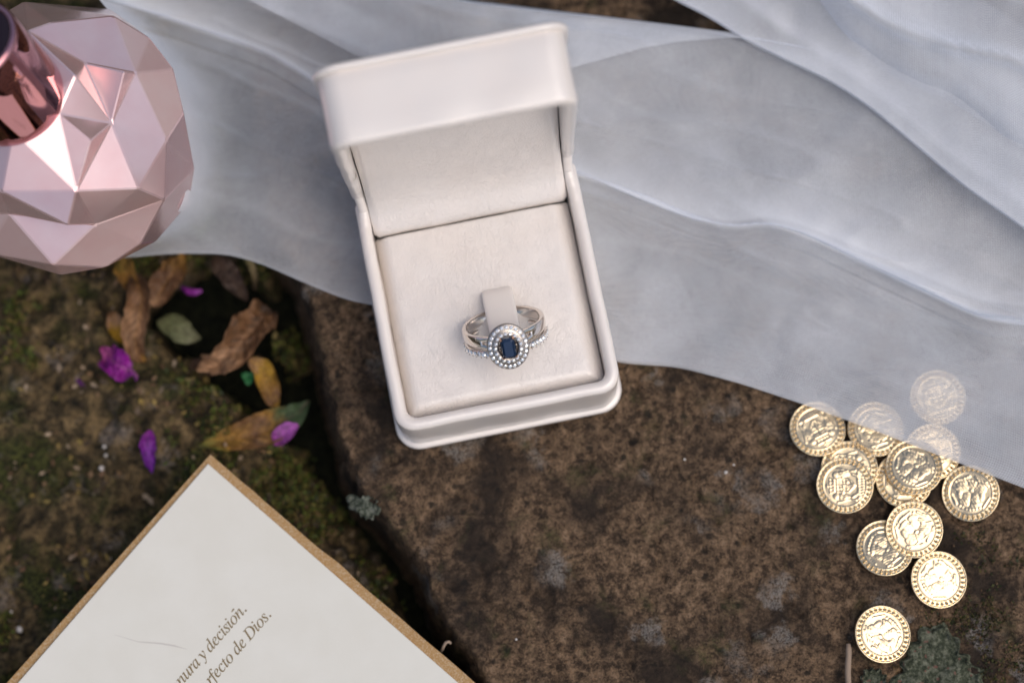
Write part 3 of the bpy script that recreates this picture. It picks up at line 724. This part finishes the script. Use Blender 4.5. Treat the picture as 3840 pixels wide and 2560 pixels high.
# ------------------------------------------------------------------ envelope and card
def slab_poly(corners, z0, z1, bev=.03):
    c = np.array(corners)[:, :2]; n = len(c)
    cen = c.mean(0); i = c + (cen-c)/np.linalg.norm(cen-c, axis=1)[:, None]*bev
    V = [(*p, z0) for p in c]+[(*p, z1-bev*.5) for p in c]+[(*p, z1) for p in i]
    F = [tuple(range(n))[::-1]] + [(r*n+k, r*n+(k+1) % n, (r+1)*n+(k+1) % n, (r+1)*n+k) for r in (0, 1) for k in range(n)] + [tuple(range(2*n, 3*n))]
    return V, F
def ccw(P):
    P = np.array(P); a = np.sum(P[:, 0]*np.roll(P[:, 1], -1)-np.roll(P[:, 0], -1)*P[:, 1]); return P if a > 0 else P[::-1]
def oblong(c0, pl, prt, ll, lr, z):
    """rectangle from its top corner and one spot on each edge; returns corners and edge directions"""
    o = at(*c0, z); a = at(*pl, z)-o; a /= np.linalg.norm(a); b = at(*prt, z)-o; b /= np.linalg.norm(b)
    return [o, o+a*ll, o+a*ll+b*lr, o+b*lr], a, b
ZC = .18
c, ea, eb = oblong((788, 1703), (30, 2553), (1785, 2560), 17.5, 12.6, ZC)
# the envelope's right edge is a little torn and wavy
o = c[0]; side = []
for t in np.linspace(0, 1, 60):
    bumpy = .035*math.exp(-((t-.36)/.035)**2) + .02*math.exp(-((t-.12)/.02)**2) + .006*math.sin(t*40)
    side.append(o + eb*12.6*t - ea*bumpy)
P = ccw([o] + [c[1]] + [c[2]] + side[::-1][:-1])
tag(obj('kraft_envelope', mesh('kraft_envelope', *slab_poly(P, ZC-.10, ZC, .015)), KRAFT), 'tan kraft envelope showing as a border beneath the cream card', 'envelope')
ZK = ZC+.085
ck, ka, kb = oblong((780, 1738), (68, 2557), (1722, 2562), 17.0, 12.1, ZK)
card = empty('invitation_card', ck[0], 'cream printed card lying on the tan envelope', 'card')
def on_card(o_): o_.parent = card; o_.matrix_parent_inverse = Matrix.Translation(-card.location); return o_
on_card(obj('card_sheet', mesh('card_sheet', *slab_poly(ccw(ck), ZC+.006, ZK, .02)), CARD))
def text_line(body, base0, base1, size, accents=()):
    """a line of italic lettering ending at base1 (photo spots on its baseline)"""
    p0, p1 = at(*base0, ZK), at(*base1, ZK); ux = (p1-p0)/np.linalg.norm(p1-p0); uy = np.cross([0, 0, 1.0], ux)
    cu = bpy.data.curves.new('lettering', 'FONT'); cu.body = body; cu.size = 1.0; cu.align_x = 'LEFT'; cu.extrude = 0.0; cu.offset = .004; cu.resolution_u = 4
    cu.space_character = .94; cu.space_word = .9
    tmp = bpy.data.objects.new('lettering_tmp', cu); COL.objects.link(tmp)
    bpy.context.view_layer.update()
    me = bpy.data.meshes.new_from_object(tmp.evaluated_get(bpy.context.evaluated_depsgraph_get()))
    bpy.data.objects.remove(tmp); bpy.data.curves.remove(cu)
    v = np.array([q.co[:] for q in me.vertices]); 
    w = v[:, 0].max(); k = size
    q = p1 + (v[:, 0:1]-w)*k*ux + v[:, 1:2]*k*uy + np.array([0, 0, .006])
    me.vertices.foreach_set('co', (q*S).ravel()); me.update(); me.name = 'lettering'
    me.materials.clear(); me.materials.append(INK)
    return on_card(obj('lettering', me))
IT = {chr(97+i): chr(0x1D44E+i) for i in range(26)}; IT['h'] = '\u210e'; IT.update({chr(65+i): chr(0x1D434+i) for i in range(26)})
ital = lambda s: ''.join(IT.get(ch, ch) for ch in s)
TSIZE = .425
text_line(ital('nura y decisi')+'\U0001D45C'+ital('n')+'.', (699, 2550), (927, 2287), TSIZE)
text_line(ital('rfecto de Dios')+'.', (855, 2497), (1019, 2307), TSIZE)
p0, p1 = at(868, 2293, ZK), at(877, 2281, ZK)
ux = (p1-p0)/np.linalg.norm(p1-p0); uy = np.cross([0, 0, 1.0], ux)
on_card(obj('accent', mesh('accent', [p0-uy*.012+[0, 0, .006], p1-uy*.022+[0, 0, .006], p1+uy*.022+[0, 0, .006], p0+uy*.008+[0, 0, .006]], [(0, 1, 2, 3)]), INK))
sp = [at(x, y, ZK+.004) for x, y in ((430, 2378), (520, 2405), (600, 2411), (650, 2419), (700, 2432))]; v = []
for i, p in enumerate(sp): w = (.004, .010, .018, .020, .003)[i]; v += [p+[0, w, 0], p-[0, w, 0]]
on_card(obj('scuff_mark', mesh('scuff_mark', v, [(2*i, 2*i+1, 2*i+3, 2*i+2) for i in range(4)]), SCUFF))

# ------------------------------------------------------------------ coins
CR, CT = .735, .11
def seg(x, y, a, b, w):
    a, b = np.array(a), np.array(b); d = b-a; t = np.clip(((x-a[0])*d[0]+(y-a[1])*d[1])/(d@d), 0, 1)
    return sstep(w, w*.35, np.hypot(x-a[0]-t*d[0], y-a[1]-t*d[1]))
def blob(x, y, cx, cy, rx, ry=None, rot=0):
    ry = ry or rx; c, s_ = math.cos(rot), math.sin(rot); u, v = (x-cx)*c+(y-cy)*s_, -(x-cx)*s_+(y-cy)*c
    return np.sqrt(np.clip(1-(u/rx)**2-(v/ry)**2, 0, 1))
def relief_shield(x, y):
    r = np.hypot(x, y); h = 0
    for a, b in (((-.22, .26), (.22, .26)), ((-.22, .26), (-.22, -.12)), ((.22, .26), (.22, -.12)), ((-.22, -.12), (0, -.34)), ((.22, -.12), (0, -.34)), ((0, .26), (0, -.34)), ((-.22, .04), (.22, .04))):
        h = np.maximum(h, seg(x, y, a, b, .045))
    for sx in (-.11, .11):
        for sy in (.15, -.06): h = np.maximum(h, .45*blob(x, y, sx, sy, .075, .08))
    h = np.maximum(h, .9*seg(x, y, (-.2, .36), (.2, .36), .05))
    for k in range(5): h = np.maximum(h, .9*seg(x, y, (-.2+.1*k, .36), (-.24+.12*k, .50), .035))
    h = np.maximum(h, .8*seg(x, y, (-.24, .5), (.24, .5), .03)); h = np.maximum(h, seg(x, y, (0, .5), (0, .64), .035)); h = np.maximum(h, seg(x, y, (-.05, .58), (.05, .58), .03))
    for s_ in (-1, 1):                                       # beasts either side
        h = np.maximum(h, blob(x, y, s_*.40, .02, .13, .26, s_*.25)); h = np.maximum(h, blob(x, y, s_*.36, .30, .11))
        h = np.maximum(h, .8*seg(x, y, (s_*.42, -.2), (s_*.30, -.42), .06)); h = np.maximum(h, .8*seg(x, y, (s_*.46, -.15), (s_*.50, -.36), .05))
        h = np.maximum(h, .8*seg(x, y, (s_*.36, .12), (s_*.25, .05), .05)); h = np.maximum(h, .7*seg(x, y, (s_*.52, .0), (s_*.58, .25), .04))
    h = np.maximum(h, .6*seg(x, y, (-.45, -.46), (.45, -.46), .07))
    for k in range(9): h = np.maximum(h, .55*seg(x, y, (-.4+.1*k, -.52), (-.36+.09*k, -.62), .035))
    h = h + (.16*fbm(x*11, y*11, 0, 3, 101)+.08*np.sin(x*70+3*np.sin(y*9)))*(h > .2)
    return h
def relief_couple(x, y):
    h = 0
    for cx_, cy_, rx, ry, ro in ((-.16, .18, .17, .22, .2), (.14, .16, .16, .21, -.2), (-.20, .36, .20, .10, .3), (.20, .34, .19, .12, -.4), (-.30, -.18, .22, .20, .5), (.28, -.2, .24, .20, -.5),
                                (-.02, -.30, .16, .18, 0), (-.36, .08, .10, .18, 0), (.36, .06, .10, .18, .2), (-.12, .10, .05, .07, 0), (.10, .08, .05, .07, 0), (-.05, .2, .05, .05, 0), (0, -.1, .09, .07, 0)):
        h = np.maximum(h, blob(x, y, cx_, cy_, rx, ry, ro))
    for a, b, w in (((-.55, -.30), (-.1, -.55), .06), ((.55, -.32), (.1, -.56), .06), ((-.5, -.42), (.5, -.42), .04), ((.45, .4), (.62, .1), .06), ((-.62, .1), (-.45, .45), .04), ((.40, -.05), (.62, -.15), .04), ((-.2, .52), (.25, .55), .05)):
        h = np.maximum(h, .75*seg(x, y, a, b, w))
    for k in range(7): h = np.maximum(h, .7*blob(x, y, -.34+.11*k, .46+.10*math.sin(k*.52), .05))
    for k in range(6): h = np.maximum(h, .6*blob(x, y, .30+.05*k, -.30-.03*k, .045))
    h = h + (.20*fbm(x*9, y*9, 0, 3, 111)+.08*np.sin((x+y)*55+4*np.sin(y*7)))*(h > .15)
    return h
def coin_mesh(name, fn, n=128):
    u = np.linspace(-1, 1, n); U, Vv = np.meshgrid(u, u)
    r = np.maximum(np.abs(U), np.abs(Vv)); th = np.where(np.abs(U) > np.abs(Vv), np.pi/4*Vv/np.where(U == 0, 1, U), np.pi/2-np.pi/4*U/np.where(Vv == 0, 1, Vv))
    sg = np.where(np.abs(U) > np.abs(Vv), np.sign(U), np.sign(Vv)); x, y = sg*r*np.cos(th), sg*r*np.sin(th)
    rr = np.hypot(x, y)
    h = .0135*fn(x/1.04, y/1.04)*sstep(.74, .68, rr) + .018*np.exp(-((rr-.755)/.018)**2) + .026*sstep(.93, .955, rr)*sstep(1.0, .985, rr) + .006*fbm(x*2, y*2, 0, 2, 121)
    top = np.stack([x*CR, y*CR, CT+h-.012*rr**8], -1).reshape(-1, 3)
    F = grid_faces(n, n)
    edge = [i for i in range(n)] + [n*i+n-1 for i in range(1, n)] + [n*(n-1)+i for i in range(n-2, -1, -1)] + [n*i for i in range(n-2, 0, -1)]
    e = top[edge]; lo = e.copy(); lo[:, 2] = .012; lo2 = lo.copy(); lo2[:, :2] *= .97; lo2[:, 2] = 0
    V = np.concatenate([top, lo, lo2]); k = len(edge); b = len(top)
    F += [(edge[i], b+i, b+(i+1) % k, edge[(i+1) % k]) for i in range(k)] + [(b+i, b+k+i, b+k+(i+1) % k, b+(i+1) % k) for i in range(k)] + [tuple(range(b+k, b+2*k))[::-1]]
    me = mesh(name, V, F, True); return me
COIN = {'shield': coin_mesh('coin_shield', relief_shield), 'couple': coin_mesh('coin_couple', relief_couple)}
mb = MB()
for i in range(32):
    a = 2*math.pi*i/32; p = np.array([.855*CR*math.cos(a), .855*CR*math.sin(a), CT-.004]); bead(mb, p, .052, 9)
BEADS = mb.mesh('beaded_border', True); BEADS.materials.append(GOLD)
for me in COIN.values(): me.materials.append(GOLD)
# spot in the photo, height of its underside, tilt (x, y in degrees), turn, face, label
COINS = [((3065, 1608), .02, (2, -3), 200, 'shield', 'gold coin at the left end of the row, its top edge under the veil'),
         ((3284, 1609), .02, (-2, 3), 40, 'couple', 'gold coin half covered by the veil hem, second in the row'),
         ((3186, 1757), .03, (3, 2), 265, 'shield', 'gold coin mostly hidden beneath the coin showing a shield'),
         ((3169, 1818), .15, (-4, -3), 83, 'shield', 'gold coin with a shield lying on top of another coin'),
         ((3391, 1798), .02, (0, -2), 20, 'couple', 'gold coin at the bottom of the three coin pile'),
         ((3428, 1752), .16, (3, 4), 130, 'couple', 'gold coin on top of the three coin pile'),
         ((3497, 1692), .03, (4, -4), 75, 'couple', 'gold coin under the pile, half covered by the veil'),
         ((3517, 1489), .02, (0, 0), 10, 'shield', 'gold coin wholly under the sheer veil'),
         ((3642, 1846), .03, (-9, 8), 165, 'couple', 'gold coin touching the veil hem beyond the pile, rightmost of all coins'),
         ((3429, 1983), .12, (3, -5), 30, 'couple', 'gold coin lying partly over its neighbour just below the pile'),
         ((3318, 2055), .02, (-3, 5), 60, 'couple', 'gold coin tucked under its neighbour just below the pile'),
         ((3519, 2172), .03, (5, -4), 110, 'couple', 'gold coin between the overlapping pair and the lowest coin'),
         ((3308, 2377), .03, (-8, 4), 300, 'couple', 'lowest gold coin, next to the green lichen patch')]
for i, (pp, z, tl, turn, face, lab) in enumerate(COINS):
    p = at(*pp, z+.1); c = empty('coin', (p[0], p[1], z), lab, 'coin', 'gold coins scattered by the veil')
    c.rotation_euler = (math.radians(tl[0]), math.radians(tl[1]), math.radians(turn))
    obj('coin_disc', COIN[face], None, c); obj('beaded_border', BEADS, None, c)

# ------------------------------------------------------------------ leaves and petals
def leaf_geo(spine, width, cup=.25, shape=.75, n=56, m=23, ruf=.05, seed=0, twist=0.0):
    P = np.array(spine, float); t = np.linspace(0, len(P)-1, n)
    Q = np.stack([np.interp(t, range(len(P)), P[:, i]) for i in range(3)], -1)
    for _ in range(5): Q[1:-1] = (Q[:-2]+2*Q[1:-1]+Q[2:])/4
    T = np.gradient(Q, axis=0); T /= np.linalg.norm(T, axis=1)[:, None]
    s_ = np.linspace(0, 1, n)[:, None]; v = np.linspace(-1, 1, m)[None, :]
    w = width/2*np.clip(np.sin(np.pi*np.clip(s_**shape, 0, 1)), 0, 1)**.8 + .006
    sd_ = np.cross(T, [0, 0, 1.0]); sd_ /= np.linalg.norm(sd_, axis=1)[:, None]+1e-9; up = np.cross(sd_, T)
    a = twist*(s_-.3); sd2 = (sd_*np.cos(a)+up*np.sin(a))[:, None]; up2 = (up*np.cos(a)-sd_*np.sin(a))[:, None]
    e = w*(1+.10*vnoise(s_*9, v*2, 0, seed))
    q = Q[:, None] + sd2*(e*v*(1-.25*abs(cup)*v*v))[..., None] + up2*(cup*w*(v*v) - .03*width*np.exp(-(v/.12)**2))[..., None]
    rib = np.sin((s_*11-np.abs(v)*2.2)*2*np.pi)
    q = q + up2*(1.1*ruf*fbm(q[..., 0]*3.0, q[..., 1]*3.0, 0, 4, seed+3, .6)*(.4+np.abs(v)) + .010*rib*(1-v*v))[..., None]
    return q.reshape(-1, 3), grid_faces(n, m), np.repeat(s_, m, 1).ravel(), np.repeat(v, n, 0).ravel()
def leaf(name, label, cat, pts, width, cols, group=None, **kw):
    """pts: (photo x, photo y, height); cols: colour stops along the leaf (position, rgb)"""
    sp_ = [at(x, y, z+LZ) for x, y, z in pts]
    V, F, tt, vv = leaf_geo(sp_, width, **kw)
    base = np.array(V)[0]; me = mesh(name, np.array(V)-base, F, True)
    pos = [c_[0] for c_ in cols]; c_ = np.stack([np.interp(tt + .10*fbm(tt*6, vv*2, 0, 2, kw.get('seed', 0)), pos, [q[1][i] for q in cols]) for i in range(3)], -1)
    c_ = c_*(.82+.22*np.sin((tt*11-np.abs(vv)*2.2)*2*np.pi)*(1-vv*vv) + .24*fbm(tt*9, vv*4, 0, 4, kw.get('seed', 0)+5))[:, None]
    vein = np.exp(-(vv/.07)**2)[:, None]*.25; c_ = c_*(1-vein) + vein*np.array(cols[-1][1])*1.2
    add_color(me, np.clip(c_, 0, 1)); o_ = obj(name, me, LEAF if cat == 'leaf' else PETAL); o_.location = Vector(base)*S
    so = o_.modifiers.new('thickness', 'SOLIDIFY'); so.thickness = .012*S
    return tag(o_, label, cat, group)
LZ = -1.72                                                  # the leaves lie on the lower, mossy stone
PETAL = mat_leaf('petal_surface', .55, .35)
BRN, DBR, TAN, OCH, YEL, GRN, OLV = (.19, .095, .043), (.060, .032, .018), (.38, .215, .115), (.32, .165, .03), (.42, .24, .02), (.050, .085, .035), (.105, .105, .045)
G1 = 'dry leaves fallen on the mossy stone'
leaf('dry_leaf', 'large brown shrivelled leaf with a curled pale lower edge', 'leaf', [(1022, 1165, .3), (975, 1205, .6), (920, 1260, .75), (870, 1325, .7), (810, 1362, .45), (745, 1335, .25)], 1.15,
     [(0, DBR), (.15, BRN), (.55, BRN), (.7, TAN), (1, TAN)], G1, cup=.6, ruf=.2, seed=1, shape=.62, twist=1.0)
leaf('dry_leaf', 'narrow yellow and brown leaf hanging below the shrivelled brown leaf', 'leaf', [(935, 1345, .45), (985, 1385, .40), (1005, 1440, .30), (1020, 1500, .2), (1045, 1535, .05)], .66,
     [(0, TAN), (.25, YEL), (.5, OCH), (.7, BRN), (1, YEL)], G1, cup=.5, ruf=.06, seed=2, twist=.5)
leaf('dry_leaf', 'pointed ochre leaf turning green at one tip, just above the card corner', 'leaf', [(732, 1672, .10), (830, 1655, .15), (940, 1632, .22), (1030, 1600, .25), (1095, 1560, .22), (1160, 1505, .05)], 1.02,
     [(0, (.22, .15, .08)), (.1, (.16, .17, .03)), (.25, OCH), (.45, BRN), (.62, OCH), (.78, GRN), (.92, GRN), (1, (.12, .06, .05))], G1, cup=.35, ruf=.07, seed=3, shape=1.15)
leaf('dry_leaf', 'long brown leaf with its tip pointing down beside the crumpled purple petal', 'leaf', [(500, 1030, .5), (530, 1100, .62), (525, 1180, .62), (505, 1260, .45), (515, 1330, .15), (545, 1355, .02)], .85,
     [(0, DBR), (.3, BRN), (.5, TAN), (.8, BRN), (1, OCH)], G1, cup=.8, ruf=.10, seed=4)
leaf('dry_leaf', 'broad brown leaf reaching up to the veil hem', 'leaf', [(570, 1150, .45), (610, 1080, .5), (655, 1010, .45), (690, 960, .2)], .85,
     [(0, TAN), (.2, BRN), (.5, (.12, .055, .025)), (1, OCH)], G1, cup=.3, ruf=.08, seed=5, shape=.9)
leaf('dry_leaf', 'yellowish leaf standing just below the faceted bottle', 'leaf', [(440, 960, .3), (470, 1010, .5), (490, 1060, .5), (500, 1110, .3)], .62,
     [(0, (.15, .12, .02)), (.4, OCH), (1, BRN)], G1, cup=.5, ruf=.06, seed=6)
leaf('dry_leaf', 'small bright yellow leaf sliver beside the long brown leaf', 'leaf', [(425, 1165, .2), (430, 1210, .25), (450, 1255, .22), (475, 1290, .1)], .50,
     [(0, BRN), (.3, TAN), (.5, YEL), (1, YEL)], G1, cup=.4, ruf=.04, seed=7)
leaf('dry_leaf', 'oval olive green leaf among the dry brown ones', 'leaf', [(590, 1205, .15), (650, 1220, .28), (700, 1255, .28), (755, 1268, .1)], .74,
     [(0, OLV), (.4, (.11, .12, .05)), (.8, (.17, .17, .09)), (1, OLV)], G1, cup=-.2, ruf=.015, seed=8)
leaf('dry_leaf', 'dim brown leaf scrap under the large shrivelled leaf', 'leaf', [(715, 1355, .05), (755, 1375, .2), (790, 1405, .12)], .38, [(0, DBR), (.5, (.11, .055, .03)), (1, DBR)], G1, cup=.4, ruf=.1, seed=9)
leaf('dry_leaf', 'dark withered leaf lying close under the veil hem', 'leaf', [(805, 965, .1), (850, 1020, .22), (890, 1075, .18), (930, 1130, .0)], .62, [(0, DBR), (.5, (.07, .045, .035)), (1, DBR)], G1, cup=.3, ruf=.08, seed=10)
leaf('dry_leaf', 'thin pale curled leaf edge at the veil hem', 'leaf', [(915, 965, .35), (945, 995, .4), (958, 1040, .3), (955, 1090, .1)], .20, [(0, OLV), (.4, (.22, .17, .08)), (1, DBR)], G1, cup=.6, ruf=.05, seed=12)
PU, DP, LP = (.24, .012, .26), (.085, .004, .10), (.42, .10, .46); G2 = 'purple petals'
leaf('petal', 'crumpled bright purple petal, largest of the petals', 'petal', [(395, 1310, .05), (420, 1350, .35), (455, 1380, .42), (500, 1390, .3), (520, 1385, .1)], .80,
     [(0, (.36, .05, .22)), (.3, PU), (.6, (.30, .012, .30)), (.9, LP), (1, (.5, .25, .3))], G2, cup=.5, ruf=.20, seed=13, shape=.7, twist=.6)
leaf('petal', 'pointed violet petal standing upright above the card edge', 'petal', [(562, 1615, .25), (555, 1650, .35), (560, 1700, .30), (572, 1770, .05)], .46,
     [(0, PU), (.5, (.20, .02, .30)), (1, (.15, .02, .30))], G2, cup=.5, ruf=.07, seed=14, shape=.8)
leaf('petal', 'round magenta petal resting on the ochre leaf', 'petal', [(1025, 1670, .33), (1050, 1640, .44), (1085, 1610, .46), (1118, 1592, .38)], .52,
     [(0, (.30, .05, .28)), (.5, (.33, .08, .36)), (1, LP)], G2, cup=.3, ruf=.04, seed=15, shape=.9)
leaf('petal', 'thin magenta petal scrap lying in the dark below the veil hem', 'petal', [(680, 1075, .1), (710, 1095, .15), (735, 1098, .15), (758, 1092, .1)], .17,
     [(0, DP), (.5, PU), (1, LP)], G2, cup=.4, ruf=.03, seed=16)
leaf('petal', 'tiny dark violet petal shred on the mossy stone', 'petal', [(285, 1418, .0), (305, 1440, .05), (325, 1462, .0)], .12, [(0, DP), (1, (.12, .04, .14))], G2, cup=.2, ruf=.02, seed=17)
CLV = [(0, (.015, .09, .025)), (1, (.03, .17, .06))]
sprig = empty('clover_sprig', at(935, 1418, -1.8), 'tiny bright green clover sprig under the curled leaf', 'plant')
for a in range(3):
    ang = a*2.1+.4; c0 = at(933, 1417, -1.62); tip = c0+np.array([math.cos(ang)*.22, math.sin(ang)*.22, .04])
    V, F, tt, vv = leaf_geo([c0, (c0+tip)/2+[0, 0, .05], tip], .22, cup=.2, n=12, m=7, ruf=.01, seed=a)
    me = mesh('leaflet', V, F, True); add_color(me, np.array([(.02, .13, .04)]*len(V)))
    o_ = obj('leaflet', me, LEAF); o_.parent = sprig; o_.matrix_parent_inverse = Matrix.Translation(-sprig.location)

# ------------------------------------------------------------------ stems, lichen, grit
def tube(path, rad_, n=10, seed=0):
    P = np.array(path, float); T = np.gradient(P, axis=0); T /= np.linalg.norm(T, axis=1)[:, None]; V = []
    for i, p in enumerate(P):
        u = np.cross(T[i], [0, 0, 1.0]); u /= np.linalg.norm(u)+1e-9; w = np.cross(u, T[i]); r = rad_[i] if hasattr(rad_, '__len__') else rad_
        for k in range(n): a = 2*math.pi*k/n; V.append(p+(u*math.cos(a)+w*math.sin(a))*r*(1+.12*float(vnoise(i*.9, k*.8, 0, seed))))
    return V, grid_faces(len(P), n, True) + [tuple(range(n))[::-1], tuple(range((len(P)-1)*n, len(P)*n))]
pts = [at(3181+1.5*math.sin(i), 2412+22*i, .12+.005*i) for i in range(12)]
tag(obj('dry_twig', mesh('dry_twig', *tube(pts, [.05]+[.075]*11, seed=3), True), TWIGM), 'short straight tan stem left of the lowest coin', 'stem')
pts = [at(x, y, z) for x, y, z in ((1655, 2440, -.1), (1664, 2420, .05), (1672, 2408, .12), (1682, 2404, .12), (1690, 2410, .06))]
tag(obj('dry_twig', mesh('curled_stem', *tube(pts, .04, seed=4), True), TWIGM), 'little curled dry stem sticking out beside the envelope edge', 'stem')
def lichen(name, label, outline, z0, mat_, hgt=.14, seed=0):
    """ruffled lobed thallus inside an outline of photo spots"""
    P = at(*zip(*outline), z0)[:, :2]; c_ = P.mean(0); ang = np.arctan2(P[:, 1]-c_[1], P[:, 0]-c_[0]); o_ = np.argsort(ang); R = np.hypot(*(P-c_).T)
    A_ = ang[o_]; R_ = R[o_]; A3 = np.concatenate([A_-2*np.pi, A_, A_+2*np.pi]); R3 = np.tile(R_, 3)
    na, nr = 150, 46
    k, a = np.meshgrid(np.linspace(0, 1, nr), -np.pi+2*np.pi*np.arange(na)/na, indexing='ij')
    r = np.interp(a, A3, R3)*(1+.07*np.sin(a*13+seed)+.09*fbm(np.cos(a)*3, np.sin(a)*3, 0, 3, seed))*k
    x, y = c_[0]+r*np.cos(a), c_[1]+r*np.sin(a)
    h = hgt*(.4+.8*fbm(x*1.8, y*1.8, 0, 4, seed+1))*np.where(k < .9, 1, (1-k)/.1) + .10*np.exp(-((k-.88)/.05)**2)*np.abs(np.sin(a*9+2*vnoise(a*3, 1, 0, seed)))
    V = np.stack([x, y, np.maximum(h, -.02)+z0], -1).reshape(-1, 3)
    me = mesh(name, np.array(V)-[c_[0], c_[1], z0], grid_faces(nr, na, True), True)
    o2 = obj(name, me, mat_); o2.location = Vector((c_[0], c_[1], z0))*S
    return tag(o2, label, 'lichen')
LG = mat_lichen('green_grey_lichen', (.050, .058, .036), (.18, .185, .135), .8); LS = mat_lichen('pale_green_lichen', (.05, .062, .045), (.20, .21, .175), 0.0)
lichen('lichen_patch', 'large green grey lichen patch at the bottom beside the lowest coin', [(3440, 2395), (3490, 2335), (3570, 2350), (3600, 2440), (3640, 2480), (3690, 2530), (3720, 2640), (3560, 2700), (3380, 2690), (3300, 2600), (3385, 2515)], -.07, LG, .11, 3)
lichen('lichen_patch', 'small green grey lichen lobe at the left foot of the large patch', [(3230, 2560), (3265, 2500), (3310, 2510), (3320, 2570), (3290, 2640), (3240, 2630)], -.06, LG, .12, 7)
lichen('lichen_patch', 'ragged pale green lichen on the slab edge right of the card', [(1300, 1850), (1350, 1865), (1420, 1890), (1430, 1915), (1390, 1945), (1345, 1920)], -.18, LS, .16, 11)
for i, (px, py, r, lab) in enumerate([(2722, 1770, .045, 'larger of two white grains on the slab below the veil'), (2752, 1742, .028, 'smaller of two white grains on the slab below the veil'),
        (2567, 1722, .03, 'lone white grain on the slab just below the veil hem'), (1936, 2396, .03, 'tiny white grain on the slab near the bottom edge'),
        (392, 1674, .05, 'upper pale grain on the mossy stone'), (398, 1706, .05, 'middle pale grain on the mossy stone'), (383, 1756, .075, 'lower and largest pale grain on the mossy stone'),
        (75, 2360, .09, 'round pale bluish grain at the left edge'), (40, 2292, .06, 'small pale grain above the round one at the left edge')]):
    zz = float(slab_h(*at(px, py, 0)[:2])) if px > 1500 else float(moss_h(*at(px, py, -2.0)[:2]))
    p = at(px, py, zz); bm_ = bmesh.new(); bmesh.ops.create_icosphere(bm_, subdivisions=2, radius=1)
    for v in bm_.verts: v.co = v.co*(1+.3*float(vnoise(v.co.x*2+i*5, v.co.y*2, v.co.z*2, 7)))*r*S; v.co.z *= .6
    me = bpy.data.meshes.new('grain'); bm_.to_mesh(me); bm_.free(); me.polygons.foreach_set('use_smooth', [True]*len(me.polygons))
    o_ = obj('grain', me, GRIT); o_.location = Vector((p[0], p[1], zz+r*.35))*S; tag(o_, lab, 'grain')
